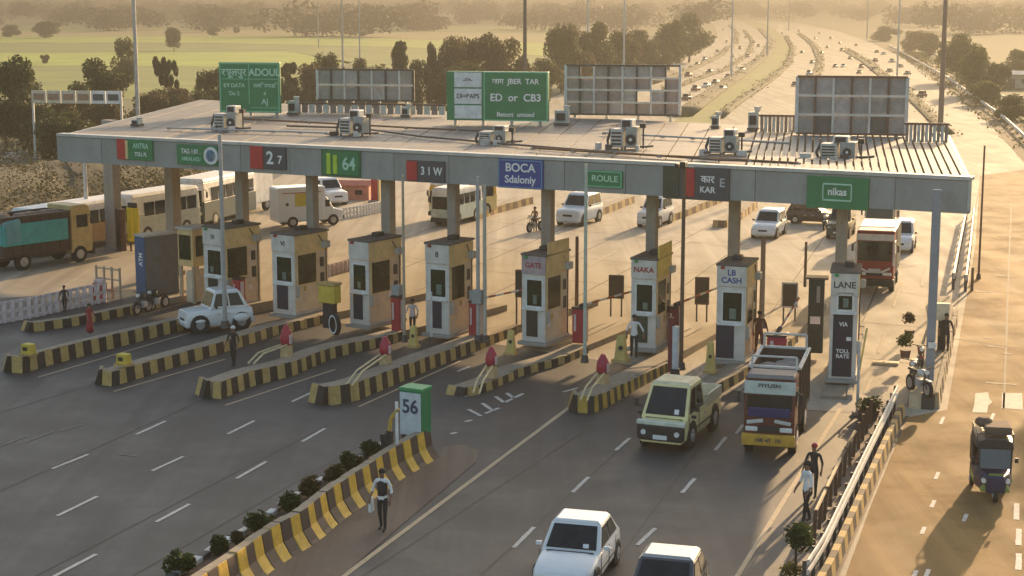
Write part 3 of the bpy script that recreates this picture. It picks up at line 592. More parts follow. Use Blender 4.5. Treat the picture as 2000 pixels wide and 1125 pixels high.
# cars beyond the booths
car('hatchback_car', 'white hatchback under the canopy beyond the booths, right of the middle', 'car', at_front(1489, 468, 201, 3.6), 201, 3.6, 1.55, 1.6, WHITEC, 'hatch')
car('off_road_car', 'white off-roader with a pale blue bonnet under the canopy beside a column', 'car', at_front(1108, 443, 205, 4.0), 205, 4.0, 1.75, 1.95, mat('pale_blue_white_paint', (.66, .70, .72), .35, var=.04, grime=.1), 'suv')
car('off_road_car', 'dark green off-roader behind the end booth column', 'car', at_front(1634, 468, 199, 3.6), 199, 3.6, 1.35, 1.75, mat('dark_green_car_paint', (.10, .11, .07), .4, grime=.2), 'suv')
car('hatchback_car', 'white car following close behind the red and white truck', 'car', at_front(1756, 496, 197, 3.4), 197, 3.4, 1.45, 1.7, WHITEC, 'hatch')
car('off_road_car', 'white high-roofed car carrying people, beyond the fifth column', 'car', at_front(1262, 446, 204, 3.4), 204, 3.4, 1.4, 1.85, WHITE, 'suv')
car('off_road_car', 'white car behind the white van with the yellow panel', 'car', at_front(662, 402, 150, 3.6), 150, 3.6, 1.6, 1.8, WHITEC, 'suv')
car('hatchback_car', 'dark parked car low under the green framed canopy sign', 'car', P(1588, 436), 112, 3.3, 1.4, 1.35, mat('dark_brown_car_paint', (.07, .05, .04), .4), 'hatch')

# trucks and buses
def windows_row(t, x, y0, y1, z0, z1, n, m=GLASS, gap=.12):
    s = 1 if x > 0 else -1; w = (y1 - y0) / n
    for i in range(n): MB().box((x + s * .012, y0 + w * (i + .5), (z0 + z1) / 2), (.04, w - gap, z1 - z0)).build('side_window', m, t, bevel=.015)
def bus(label, loc, az, L, W, H, body, lowc, roofc=WHITE, n=7, group=None, stripe_=None, front_sign=None):
    t = thing('bus', label, 'bus', loc, az, group); h = W / 2
    MB().box((0, 0, .35 + (H * .42) / 2), (W, L, H * .42)).build('lower_body', lowc, t, bevel=.05)
    MB().box((0, 0, .35 + H * .42 + (H * .48 - .3) / 2), (W - .02, L - .03, H * .48 - .3), top=(.94, .99)).build('upper_body', body, t, bevel=.06)
    MB().box((0, 0, H - .14), (W * .95, L * .985, .22), top=(.88, .97)).build('roof', roofc, t, bevel=.06)
    for s in (-1, 1): windows_row(t, s * (h - .03), -L / 2 + .3, L / 2 - 1.0, H * .52, H * .80, n)
    MB().box((0, L / 2 - .01, H * .60), (W * .86, .06, H * .32)).build('windscreen', GLASS, t, bevel=.05)
    MB().box((0, -L / 2 + .01, H * .66), (W * .7, .06, H * .22)).build('rear_window', GLASS, t, bevel=.05)
    MB().box((0, L / 2 + .03, .42), (W * .97, .14, .28)).build('bumper', BPLAS, t, bevel=.03)
    for s in (-1, 1):
        MB().box((s * h * .7, L / 2 + .01, H * .29), (.34, .06, .20)).build('headlight', LAMP, t, bevel=.03)
        wheel(t, s * (h + .01), L * .30, .45, .26); wheel(t, s * (h + .01), -L * .28, .45, .26)
        MB().box((s * (h + .16), L / 2 - .1, H * .68), (.1, .1, .36)).tube([(s * h * .9, L / 2 - .1, H * .8), (s * (h + .16), L / 2 - .1, H * .75)], .02).build('wing_mirror', BPLAS, t)
    if front_sign: MB().box((0, L / 2 + .015, H * .86), (W * .7, .05, H * .09)).build('route_board', front_sign, t)
    return t
bus('white bus with an orange lower half behind the thick left column', P(118, 500) + Vector((0, 3, 0)), 27, 8.0, 2.1, 2.75, WHITE, mat('orange_bus_paint', (.50, .30, .12), .5, grime=.2), n=7)
bus('long white bus with dark windows behind the blue ticket cabin', P(292, 468) + Vector((0, 1.5, 0)), 207, 6.4, 2.1, 2.9, mat('grey_white_bus_paint', (.66, .66, .62), .5, grime=.2), mat('grey_green_bus_paint', (.42, .45, .40), .5, grime=.2), n=5)
bus('white coach with a large dark windscreen between the second and third columns', P(408, 440) + Vector((0, 2.5, 0)), 197, 7.5, 2.3, 3.1, WHITE, mat('dark_teal_bus_paint', (.05, .08, .09), .4, grime=.2), n=6)
bus('yellow bus side-on behind the fourth booth column', P(905, 424), 222, 4.8, 1.7, 2.5, mat('bright_orange_yellow_paint', (.70, .40, .04), .5, grime=.15), mat('pale_yellow_paint', (.72, .55, .22), .5, grime=.2), n=4)
bus('green and white small bus facing the booths left of the yellow bus', at_front(862, 443, 205, 4.5), 205, 4.5, 1.5, 2.5, WHITE, mat('pale_green_white_bus', (.55, .62, .52), .5, grime=.15), n=4)

def truck(label, loc, az, L, W, H, cabl, cabh, cabm, bodym, roofm, bumperm, cargo='open', rimm=PSTEEL, name='truck', ws=(.50, .80), visor=None, posts=7, nose=.12):
    t = thing(name, label, 'truck', loc, az); h = W / 2; yf = L / 2; yc = yf - cabl; z0 = .55
    cb = MB(); prof = [(yc, z0), (yf, z0), (yf, z0 + cabh * .40), (yf - nose, z0 + cabh * .93), (yf - nose - .2, z0 + cabh), (yc, z0 + cabh)]
    cb.loft([[Vector((-h + .02, y, z)) for y, z in prof], [Vector((h - .02, y, z)) for y, z in prof]]); cb.build('cab', cabm, t, bevel=.06)
    A_, B_, C_, D_ = Vector((h - .02, yf, z0 + cabh * .40)), Vector((-h + .02, yf, z0 + cabh * .40)), Vector((-h + .02, yf - nose, z0 + cabh * .93)), Vector((h - .02, yf - nose, z0 + cabh * .93))
    face_panel(w := MB(), [A_, B_, C_, D_], .06, .94, (ws[0] - .4) / .53, (ws[1] - .4) / .53, .02); w.build('windscreen', GLASS, t)
    if visor: face_panel(w := MB(), [A_, B_, C_, D_], .0, 1., (ws[1] - .385) / .53, 1.02, .07, th=.07); v = w.build('visor_board', visor, t, bevel=.01)
    for s in (-1, 1):
        MB().box((s * (h - .005), lerp(yc, yf, .52), z0 + cabh * .66), (.03, cabl * .52, cabh * .26)).build('side_window', GLASS, t, bevel=.02)
        MB().box((s * h * .66, yf + .02, z0 + cabh * .17), (W * .24, .08, .15)).build('headlight', LAMP, t, bevel=.03)
        MB().box((s * (h + .17), yf - .2, z0 + cabh * .66), (.09, .07, .34)).tube([(s * h * .95, yf - .2, z0 + cabh * .8), (s * (h + .17), yf - .2, z0 + cabh * .72)], .02).build('wing_mirror', BPLAS, t)
    MB().box((0, yf + .01, z0 + cabh * .17), (W * .5, .06, .22)).build('grille', BPLAS, t, bevel=.02)
    bp = MB().box((0, yf + .06, .55), (W * 1.02, .18, .36)).build('bumper', bumperm, t, bevel=.03)
    MB().box((0, -.3, .62), (W * .5, L * .96, .16)).build('chassis', DSTEEL, t)
    y0, y1 = -yf, yc - .08; zb, zt = .78, H
    bd = MB()
    if cargo == 'open':
        bd.box((0, (y0 + y1) / 2, zb + .03), (W, y1 - y0, .08))
        for s in (-1, 1): bd.box((s * (h - .03), (y0 + y1) / 2, (zb + zt) / 2), (.05, y1 - y0, zt - zb))
        for y in (y0 + .03, y1 - .03): bd.box((0, y, (zb + zt) / 2), (W - .1, .05, zt - zb))
        body = bd.build('cargo_body', bodym, t)
        m = MB()
        for s in (-1, 1): m.box((s * (h - .03), (y0 + y1) / 2, zt + .03), (.13, y1 - y0 + .1, .08))
        for y in (y0 + .03, y1 - .03): m.box((0, y, zt + .03), (W, .13, .08))
        m.build('top_rail', rimm, t, bevel=.02)
    else:
        bd.box((0, (y0 + y1) / 2, (zb + zt) / 2), (W, y1 - y0, zt - zb)); body = bd.build('cargo_body', bodym, t, bevel=.03)
        MB().box((0, (y0 + y1) / 2, zt + .03), (W * .98, y1 - y0 - .02, .08)).build('cargo_roof', roofm, t, bevel=.03)
    for i in range(posts):
        y = lerp(y0 + .06, y1 - .06, i / (posts - 1))
        for s in (-1, 1): MB().box((s * (h + .015), y, (zb + zt) / 2), (.05, .07, zt - zb - .04)).build('side_post', bodym, t)
    for s in (-1, 1):
        wheel(t, s * (h + .0), yf - cabl * .62, .46, .26); wheel(t, s * (h + .0), -yf + L * .22, .46, .3)
        MB().box((s * h * .93, -yf + L * .22, .98), (.24, 1.1, .05)).build('mudguard', DSTEEL, t)
    return t, body
RB = mat('maroon_cab_paint', (.12, .022, .016), .45, grime=.2, scale=3)
BB = mat('dark_brown_truck_body', (.085, .05, .035), .7, grime=.3, scale=3)
GV = mat('grey_green_visor', (.50, .56, .50), .5, grime=.15)
bt, body = truck('maroon goods truck with a yellow bumper, lettered white visor board and open load bed', at_front(1500, 892, 195, 4.6), 195, 4.6, 1.62, 2.55, 1.25, 1.95, RB, BB, STEEL, mat('bumper_yellow', (.62, .34, .04), .5, grime=.2), rimm=PSTEEL, ws=(.48, .72), visor=GV, name='goods_truck')
h = .81
MB().box((0, 2.33, 1.42), (1.30, .05, .30)).build('front_band', mat('deep_blue_band', (.03, .035, .12), .35), bt, bevel=.02)
for s in (-1, 1): MB().box((s * .43, 2.37, 1.13), (.52, .04, .12), ry=s * .15).build('chrome_trim', PSTEEL, bt, bevel=.02)
text('PIYUSH', .16, mat('dark_lettering', (.03, .03, .03), .5), bt, (0, 2.40, 2.28), 'lettering', 1.35, rz=180, rx=80)
text('HR 47  10', .17, SLATE, bt, (0, 2.50, .56), 'lettering', 1.1, rz=180)
rr = random.Random(2)
for i in range(6):
    for j in range(3):
        y = -2.1 + i * .5; z = .98 + j * .46
        MB().box((.835, y, z), (.03, .30, .30), rx=R(45)).build('side_ornament', [mat('ornament_cream', (.55, .47, .35), .6), mat('ornament_red', (.35, .06, .04), .6), mat('ornament_grey', (.35, .36, .34), .6)][rr.randrange(3)], bt)
m = MB(); MB().box((0, 1.62, 2.50), (1.52, 1.0, .14), top=(.94, .9)).build('cab_roof', mat('silver_cab_roof', (.22, .21, .20), .5, metal=.3, grime=.3), bt, bevel=.04)
for k in range(7): m.ball((rr.uniform(-.5, .5), rr.uniform(-1.9, .4), 1.95 + rr.uniform(0, .15)), (.45, .6, .35), 0, 10, 6)
m.build('tarpaulin_load', mat('grey_tarpaulin', (.20, .19, .18), .7, grime=.2), bt, smooth=True)
m = MB(); m.tube([(-.7, 1.15, 2.55), (-.7, 1.1, 2.95), (.7, 1.1, 2.95), (.7, 1.15, 2.55)], .035); m.tube([(-.7, -2.2, 2.6), (-.7, -2.2, 3.05), (.7, -2.2, 3.05), (.7, -2.2, 2.6)], .04); m.build('load_frame', PSTEEL, bt)
t2, _ = truck('red and white truck with slanted headlights under the right end of the canopy', at_front(1706, 573, 196, 4.8), 196, 4.8, 1.85, 3.0, 1.6, 2.5, mat('bright_red_cab', (.30, .035, .025), .45, grime=.15), mat('cream_truck_body', (.60, .54, .42), .6, grime=.25), WHITE, BPLAS, cargo='box', ws=(.42, .80), name='box_truck', visor=WHITE)
for s in (-1, 1): MB().box((s * .90, 2.36, 1.95), (.10, .12, 1.15), rx=.07).build('white_pillar', WHITE, t2, bevel=.02); MB().box((s * .52, 2.46, 1.16), (.5, .06, .10), ry=s * -.45).build('headlight', LAMP, t2, bevel=.02)
MB().box((0, 2.45, 1.12), (.6, .05, .22)).build('chrome_grille', PSTEEL, t2, bevel=.02)
t3, _ = truck('pink-topped truck behind the red and white truck', at_front(1716, 478, 196, 4.2), 196, 4.2, 1.75, 2.9, 1.3, 2.0, mat('beige_cab', (.55, .47, .36), .5, grime=.2), mat('pink_tarp_body', (.58, .42, .35), .7, grime=.2), mat('pale_pink_roof', (.66, .50, .44), .7), BPLAS, cargo='box', name='box_truck')
TEAL = mat('teal_tarpaulin', (.05, .36, .34), .6, grime=.25, scale=2)
t4, _ = truck('teal and brown loaded goods truck with a yellow-beige cab at the left edge', P(52, 530) + Vector((0, 2.2, 0)), 38, 5.8, 2.1, 2.85, 1.4, 2.6, mat('beige_yellow_cab', (.55, .40, .16), .5, grime=.3), mat('brown_truck_wood', (.075, .045, .03), .75, grime=.4), STEEL, BPLAS, name='goods_truck', rimm=DSTEEL, posts=8)
m = MB(); m.box((0, -.85, 1.95), (2.36, 4.1, 1.15)); m.build('tarpaulin_band', TEAL, t4, bevel=.06); MB().box((0, -2.3, 2.1), (2.38, 1.1, 1.3), rx=.1).build('tarpaulin_fold', mat('pale_teal_tarpaulin', (.13, .34, .36), .6, grime=.3), t4, bevel=.12)
m = MB()
for k in range(8): m.ball((rr.uniform(-.6, .6), -2.3 + k * .45, 2.45), (.55, .5, .62), 0, 10, 6)
m.build('sack_load', mat('brown_sacks', (.22, .15, .11), .85, grime=.2), t4, smooth=True)
# white van with yellow panel
vn = thing('delivery_van', 'white delivery van with a yellow panel on its side beyond the second booth', 'van', P(594, 444) + Vector((0, 1, 0)), 62)
m = MB(); m.box((0, -.55, 1.45), (1.7, 3.2, 2.2)); m.build('cargo_box', WHITEC, vn, bevel=.12)
m = MB(); m.loft([[Vector((x, y, z)) for y, z in ((.9, .4), (2.25, .4), (2.25, .95), (1.6, 1.12), (1.15, 1.85), (.9, 1.9))] for x in (-.8, .8)]); m.build('cab', WHITEC, vn, bevel=.08)
face_panel(w := MB(), [Vector((.8, 1.6, 1.12)), Vector((-.8, 1.6, 1.12)), Vector((-.8, 1.15, 1.85)), Vector((.8, 1.15, 1.85))], .08, .92, .1, .9, .015); w.build('windscreen', GLASS, vn)
MB().box((.86, -.35, 1.75), (.02, 1.35, .80)).build('side_panel_print', mat('olive_yellow_print', (.66, .52, .06), .6, grime=.3), vn)
MB().box((.855, -.55, 2.2), (.02, 2.6, .05)).build('side_stripe', RED, vn); MB().cyl((.85, -1.55, 1.5), (.875, -1.55, 1.5), .10, .10, 10).build('fuel_cap', BPLAS, vn)
MB().box((.805, 1.15, 1.45), (.02, .36, .45)).build('side_window', GLASS, vn)
for s in (-1, 1):
    wheel(vn, s * .84, 1.55, .36); wheel(vn, s * .87, -1.2, .36)
    MB().box((s * .55, 2.26, .72), (.3, .05, .16)).build('headlight', LAMP, vn)
MB().box((0, 2.3, .5), (1.6, .1, .2)).build('bumper', BPLAS, vn, bevel=.03)
# box lorry further left
wl = thing('box_lorry', 'plain white box lorry seen end-on behind the white coach', 'lorry', P(468, 424) + Vector((0, 3, 0)), 200)
MB().box((0, 0, 1.95), (2.2, 3.6, 2.6)).build('cargo_box', WHITE, wl, bevel=.05); MB().box((0, 2.45, 1.3), (2.0, 1.2, 1.7), top=(.95, .8)).build('cab', WHITEC, wl, bevel=.08)
MB().box((0, 3.02, 1.6), (1.6, .05, .6), rx=-.1).build('windscreen', GLASS, wl)
MB().box((0, .3, .6), (1.2, 4.8, .15)).build('chassis', DSTEEL, wl)
for s in (-1, 1): wheel(wl, s * 1.05, 2.4, .45); wheel(wl, s * 1.05, -1.0, .45); MB().box((s * .7, 3.06, .8), (.3, .05, .18)).build('headlight', LAMP, wl)

# auto-rickshaw on the sunlit service road
ar = thing('auto_rickshaw', 'black and green auto-rickshaw with a loaded roof rack on the service road', 'auto rickshaw', P(1936, 962), 190)
GR = mat('yellow_green_rickshaw_paint', (.20, .27, .04), .4, grime=.2)
m = MB(); m.loft([[Vector((x * w, y, z)) for x, z in ((-.5, .28), (.5, .28), (.52, .62), (.46, .80), (-.46, .80), (-.52, .62))] for y, w in ((-1.15, .98), (-.9, 1.06), (.25, 1.02), (.75, .80), (1.12, .42))]); m.build('lower_body', mat('navy_apron', (.02, .025, .07), .4), ar, bevel=.05); MB().box((0, .72, .40), (.86, .60, .20), top=(.8, .9)).build('green_band', GR, ar, bevel=.05); MB().box((0, -.4, .42), (1.10, 1.2, .18)).build('green_band', GR, ar, bevel=.03)
m = MB(); m.loft([[Vector((x * w, y, z)) for x, z in ((-.56, 1.45), (.56, 1.45), (.52, 1.66), (.3, 1.74), (-.3, 1.74), (-.52, 1.66))] for y, w in ((-1.15, .95), (-.8, 1.0), (.3, .98), (.62, .90))]); m.build('hood_roof', BPLAS, ar, bevel=.03)
m = MB()
for s in (-1, 1): m.tube([(s * .42, .72, .78), (s * .46, .52, 1.5)], .03); m.tube([(s * .52, -.25, .75), (s * .53, -.3, 1.5)], .03); m.box((s * .53, -.75, 1.1), (.03, .75, .72))
m.box((0, -1.12, 1.1), (1.0, .04, .72)); m.build('body_frame', BPLAS, ar)
MB().box((0, .61, 1.18), (.84, .02, .58), rx=.26).build('windscreen', mat('windscreen_tint', (.03, .035, .04), .08, spec=.7), ar)
MB().box((0, .98, .66), (.42, .22, .34), rx=.2).build('front_apron', mat('yellow_green_rickshaw_paint', (.2, .27, .04)), ar, bevel=.05)
for s in (-1, 1): MB().cyl((s * .33, .93, .62), (s * .33, 1.02, .62), .075, .07, 10).build('headlight', LAMP, ar)
wheel(ar, .06, .98, .22, .12); wheel(ar, .55, -.75, .22, .12); wheel(ar, -.55, -.75, .22, .12)
m = MB(); m.tube([(-.5, -1, 1.84), (.5, -1, 1.84), (.5, .4, 1.84), (-.5, .4, 1.84), (-.5, -1, 1.84)], .02); 
for x in (-.5, .5):
    for y in (-1, .4): m.tube([(x, y, 1.6), (x, y, 1.84)], .018)
m.build('roof_rack', DSTEEL, ar)
m = MB(); m.box((-.1, -.2, 1.90), (.75, .9, .2)); m.ball((.25, -.5, 1.98), (.26, .3, .16)); m.build('roof_load', mat('brown_bundle', (.14, .09, .06), .9), ar, bevel=.05)
MB().box((0, -.4, .92), (.9, .4, .3)).build('passenger_seat', mat('dark_red_seat', (.12, .03, .03), .6), ar, bevel=.05)
for s in (-1, 1): MB().box((s * .60, .5, 1.12), (.1, .04, .14)).tube([(s * .45, .5, 1.1), (s * .6, .5, 1.12)], .012).build('wing_mirror', BPLAS, ar)

# tiny traffic far along the two carriageways
def far_car_mesh(paint, k):
    m = MB(); L, W, H = (3.9, 1.65, 1.45) if k == 0 else ((6.5, 2.3, 3.0) if k == 1 else (4.2, 1.75, 1.8)); h = W / 2
    if k == 1:
        m.box((0, -.9, 1.8), (W, L - 2, 2.3), 0); m.box((0, L / 2 - .95, 1.45), (W * .96, 1.6, 1.8), 3, top=(.94, .8)); m.box((0, L / 2 - .16, 1.75), (W * .8, .06, .6), 1)
    else:
        m.loft([ring(f * L, .25, z * H, h * w) for f, z, w in ((-.5, .5, .85), (-.47, .58, .95), (0, .61, 1), (.2, .6, 1), (.45, .5, .93), (.5, .38, .8))])
        a = [Vector((x * h * .93, y * L, .60 * H)) for x, y in ((-1, -.38), (1, -.38), (1, .18), (-1, .18))]; b = [Vector((x * h * .76, y * L, H)) for x, y in ((-1, -.26), (1, -.26), (1, .04), (-1, .04))]
        m.loft([a, lerpv(a, b, .92)], 1); m.loft([lerpv(a, b, .90), b], 0)
    for s in (-1, 1):
        for y in (-.3, .3): m.cyl((s * (h - .15), y * L, .33), (s * (h + .02), y * L, .33), .33, .33, 10, 2)
    return m.mesh('far_vehicle', [paint, GLASS, TYRE, WHITE])
def lerpv(a, b, t): return [lerp(x, y, t) for x, y in zip(a, b)]
DKP = mat('dark_car_paint', (.04, .04, .045), .35, var=.1); MRP = mat('maroon_car_paint', (.14, .02, .02), .35, var=.1)
FAR = [(far_car_mesh(DKP, 0), 'dark car', 'car'), (far_car_mesh(MRP, 2), 'maroon car', 'car'), (far_car_mesh(mat('brown_lorry_body', (.16, .10, .06), .7), 1), 'brown lorry', 'lorry'), (far_car_mesh(WHITEC, 0), 'white car', 'car'), (far_car_mesh(SILVC, 2), 'silver car', 'car')]
fc = [(1344, 150, 1, 0, 'low over the lattice hoarding'), (1386, 142, 0, 0, 'just right of the lattice hoarding'), (1449, 138, 0, 0, 'at the edge of the grass median'), (1422, 152, 0, 0, 'in the lane beside the grass median'), (1358, 178, 1, 0, 'nearest the grass wedge'),
      (1397, 163, 0, 0, 'alongside the grass wedge'), (1379, 170, 3, 0, 'in the inner lane by the grass wedge'), (1401, 102, 0, 0, 'on the left curve below the tree'), (1419, 84, 4, 0, 'on the left curve beside the tall tree'), (1481, 92, 1, 0, 'inside the bend of the grass median'),
      (1474, 122, 0, 0, 'on the bend by the grass median'), (1586, 124, 0, 1, 'next to the small kerb strip'), (1631, 132, 2, 1, 'behind the big hoarding, dark and square'), (1647, 131, 3, 1, 'behind the big hoarding, bright in the sun'), (1678, 144, 0, 1, 'close above the big hoarding'),
      (1682, 133, 1, 1, 'two lanes over above the big hoarding'), (1660, 116, 0, 1, 'left of the central hedge strip'), (1709, 121, 1, 1, 'right of the central hedge strip'), (1737, 141, 0, 1, 'right of the big hoarding by the hedge strip'), (1772, 146, 0, 1, 'nearest the right verge'),
      (1616, 94, 0, 1, 'far along the right carriageway'), (1592, 77, 4, 1, 'where the right carriageway bends'), (1622, 76, 1, 1, 'far off beside the verge'), (1712, 103, 0, 1, 'by the right guard rail'), (1725, 107, 3, 1, 'by the right verge, pale'), (1644, 100, 1, 1, 'at the head of the central hedge strip'), (1552, 168, 0, 1, 'alone left of the big hoarding'), (1362, 128, 0, 0, 'between the roadside tree and the left hedge strip'), (1376, 118, 4, 0, 'under the tall tree on the left curve'), (1430, 112, 0, 0, 'between the two left hedge strips'), (1445, 96, 1, 0, 'in the middle of the left curve'), (1456, 74, 0, 0, 'high on the left curve'), (1412, 60, 0, 0, 'at the top of the left curve'), (1437, 54, 3, 0, 'farthest up the left curve'), (1460, 112, 4, 0, 'close inside the outer left hedge strip'), (1410, 176, 0, 0, 'touching the grass hedge'), (1340, 196, 1, 0, 'just above the lattice hoarding corner'), (1566, 104, 0, 1, 'left of the small kerb strip on the right carriageway'), (1580, 146, 4, 1, 'left above the big hoarding'), (1604, 106, 0, 1, 'right of the small kerb strip'), (1640, 86, 0, 1, 'midway up the right carriageway'), (1560, 62, 1, 1, 'at the far bend of the right carriageway'), (1600, 66, 0, 1, 'far right of the far bend'), (1672, 90, 0, 1, 'beside the guard rail far off'), (1742, 122, 4, 1, 'pale, near the right verge'), (1706, 138, 0, 1, 'dark, by the hedge strip'), (1758, 132, 0, 1, 'by the right verge rail'), (1800, 190, 1, 1, 'alone on the right lane beyond the hedge strip'), (1528, 66, 0, 1, 'on the inside of the far bend')]
for x, y, k, side, w in fc:
    k = 0 if k == 2 and y < 140 else k
    me, nm, cat = FAR[k]; o = link('distant_' + nm.split()[1], me, None, P(x, y, .03), scl=(.54, .54, .54), rot=(0, 0, -R((205 if y > 125 else 190) if not side else (198 if x < 1700 else 215)) )); tag(o, 'distant %s %s' % (nm, w), cat, 'traffic on the far carriageways')
# ------------------------------------------------------------------ foreground median: barrier, planter, shrubs, number box
mt = thing('median_barrier', 'tall sloping yellow and black concrete barrier along the planted median', 'barrier', P(650, 1028))
o0 = P(650, 1028)
bl = [P(*p) - o0 for p in [(330, 1262), (470, 1165), (524, 1125), (552, 1101), (636, 1054), (652, 1028 + 3), (716, 986), (798, 930), (862, 893)]]
bl = resample(bl, 60); bl = [sum((bl[max(0, min(60, i + k))] for k in (-3, -2, -1, 0, 1, 2, 3)), Vector()) / 7 if 3 < i < 57 else bl[i] for i in range(61)]
NBK = 34; res = resample(bl, NBK)
def jersey(a0, a1, hh, rr):
    d = (a1 - a0).normalized(); q = Vector((-d.y, d.x, 0)); j = rr.uniform(-.015, .015)
    prof = [(0, 0), (.10, .10), (.28, .38), (.36, hh), (.60, hh), (.66, .38), (.74, 0)]
    return [[a + q * (x + j) + Vector((0, 0, z)) for x, z in prof] for a in (a0, lerp(a0, a1, .98))]
for i in range(NBK):
    rr = random.Random(i + 7); hh = .86 + .06 * (i / NBK) + rr.uniform(-.015, .015); r_ = jersey(res[i], res[i + 1], hh, rr)
    m = MB(); m.loft(r_, 0); m.add([r_[0][3] + Vector((0, 0, .004)), r_[1][3] + Vector((0, 0, .004)), r_[1][4] + Vector((0, 0, .004)), r_[0][4] + Vector((0, 0, .004))], [(0, 1, 2, 3)], 1)
    m.build('barrier_block', [mat('bright_barrier_yellow', (.62, .37, .035), .6, grime=.45, scale=5) if i % 2 == 0 else mat('brown_black_barrier', (.055, .032, .026), .65, grime=.45, scale=5), DUST], mt, bevel=.02)
line = [p + o0 for p in res]; inn = offset_line(line, .78); outl = offset_line(line, 1.75)
pl = thing('planter_bed', 'soil planting bed with pale kerb stones behind the striped median barrier', 'planter', o0)
m = MB(); m.loft([[inn[i] - o0, inn[i] - o0 + Vector((0, 0, .34 + .05 * math.sin(i * 2.1))), outl[i] - o0 + Vector((0, 0, .30)), outl[i] - o0] for i in range(NBK + 1)]); m.build('soil_bed', SOIL, pl)
ks = resample(outl, 40); 
for i in range(40):
    c = (ks[i] + ks[i + 1]) / 2 - o0; d = ks[i + 1] - ks[i]; rr = random.Random(i)
    MB().box((0, 0, 0), (d.length * .95, .22, .42)).build('kerb_stone', [mat('white_kerb_stone', (.62, .60, .54), .7, grime=.3), mat('dark_kerb_stone', (.10, .09, .08), .8, grime=.3)][(i // 1) % 2], pl, (c.x, c.y, .21 + rr.uniform(-.01, .02)), math.atan2(d.y, d.x), bevel=.02)
def leaf_blob(m, c, rad, n, size, rr, flat=.8, mi=0):
    for k in range(n):
        while True:
            v = Vector((rr.uniform(-1, 1), rr.uniform(-1, 1), rr.uniform(-1, 1)))
            if .25 < v.length < 1: break
        p = Vector(c) + Vector((v.x * rad[0], v.y * rad[1], v.z * rad[2])); s = size * rr.uniform(.6, 1.3)
        a = Vector((rr.uniform(-1, 1), rr.uniform(-1, 1), rr.uniform(-.6, .6))).normalized(); b = a.cross(Vector((rr.uniform(-1, 1), rr.uniform(-1, 1), rr.uniform(-1, 1)))).normalized()
        m.add([p - a * s, p + b * s * .5, p + a * s, p - b * s * .5], [(0, 1, 2, 3)], mi)
LEAF_SHRUB = leafmat('shrub_leaves', (.022, .045, .012), (.07, .10, .022), 2.5)
LEAF_RED = leafmat('reddish_shrub_leaves', (.05, .045, .014), (.13, .085, .025), 3)
def shrub(label, p, wpx, hpx, red=0, seed=0, z=.3, group='shrubs in the median planter'):
    s = scale_at(p); w = wpx / s / 2; h_ = hpx / s; rr = random.Random(seed); t = thing('shrub', label, 'shrub', p, 0, group)
    m = MB()
    for k in range(7): leaf_blob(m, (rr.uniform(-.5, .5) * w, rr.uniform(-.4, .4) * w, h_ * rr.uniform(.35, .75)), (w * .55, w * .55, h_ * .32), 70, .09, rr)
    m.build('foliage', LEAF_RED if red else LEAF_SHRUB, t)
    m = MB()
    for k in range(5): m.cyl((rr.uniform(-.05, .05), rr.uniform(-.05, .05), -.05), (rr.uniform(-.3, .3) * w, rr.uniform(-.3, .3) * w, h_ * .6), .02, .01, 5)
    m.build('stem', BARK, t)
for i, (x, y, w, h_, rd, lab) in enumerate([(350, 1122, 66, 50, 0, 'large dark shrub at the bottom edge of the frame, lowest in the median planter'), (430, 1085, 40, 40, 0, 'slim green shrub second up from the bottom in the median planter'), (470, 1072, 36, 34, 1, 'brownish shrub wedged between the second and the big round one in the planter'), (513, 1042, 72, 46, 0, 'wide dark green shrub against the barrier, third large one up'),
     (570, 1000, 56, 42, 0, 'round dark shrub left of the standing man, fourth large one up'), (607, 974, 46, 48, 1, 'brownish upright shrub directly above the round dark one'), (655, 945, 44, 42, 1, 'reddish brown shrub halfway along the planter'), (682, 925, 40, 46, 0, 'dark shrub touching the reddish brown one in mid planter'), (725, 893, 42, 38, 0, 'small dark shrub nearest the number box sign'), (700, 915, 40, 22, 1, 'low dry reddish plant before the small dark shrub')]):
    shrub(lab, P(x, y, .3), w, h_, rd, i)
nb = thing('number_box_sign', 'green topped white box sign with the number 56 at the end of the median', 'sign', P(803, 897), 27)
p = P(803, 897); zb_, zt_ = zat(p, 850), zat(p, 764); s = scale_at(Vector((p.x, p.y, 2))); w = .76; d = .62
MB().box((0, d / 2, (zb_ + zt_) / 2), (w, d, zt_ - zb_)).build('cabinet', GREEN, nb, bevel=.02)
fp = MB().box((0, -.016, (zb_ + zt_) / 2 - .02), (w - .03, .03, zt_ - zb_ - .06)).build('front_panel', mat('pale_bluish_panel', (.55, .60, .62), .4, grime=.15), nb)
text('56', .60, mat('dark_blue_numeral', (.03, .05, .11), .5), fp, (-.0, -.038, zb_ + (zt_ - zb_) * .64), sx=.95)
MB().box((0, d / 2, zt_ + .05), (w + .06, d + .06, .10)).build('top_cap', mat('bright_green_cap', (.03, .30, .11), .5, grime=.1), nb, bevel=.02)
for x in (-.34, .34):
    for y in (.12, d - .12): MB().box((x, y, zb_ / 2 - .02), (.09, .09, zb_ - .04)).build('post', mat('rusty_post', (.16, .08, .04), .8, grime=.4), nb)
for z in (.45, .8, 1.05): MB().box((0, .1, min(z, zb_ - .1)), (w, .05, .07)).build('cross_rail', mat('rusty_post', (.16, .08, .04)), nb)
ps = thing('signal_post', 'thin white post with a bent yellow arm left of the number box', 'post', P(776, 905, .3), 20)
MB().cyl((0, 0, 0), (0, 0, 1.9), .05, .05, 8).build('pole', WHITE, ps); MB().tube([(-.25, 0, 1.0), (-.2, 0, 1.35), (.05, 0, 1.7)], .06).build('bent_arm', YEL, ps); MB().box((-.28, 0, .55), (.16, .2, .9), ry=.12).build('dark_board', BPLAS, ps)
MB().box((-.48, .1, .45), (.12, .15, .8), ry=-.1).build('dark_board', BPLAS, ps)

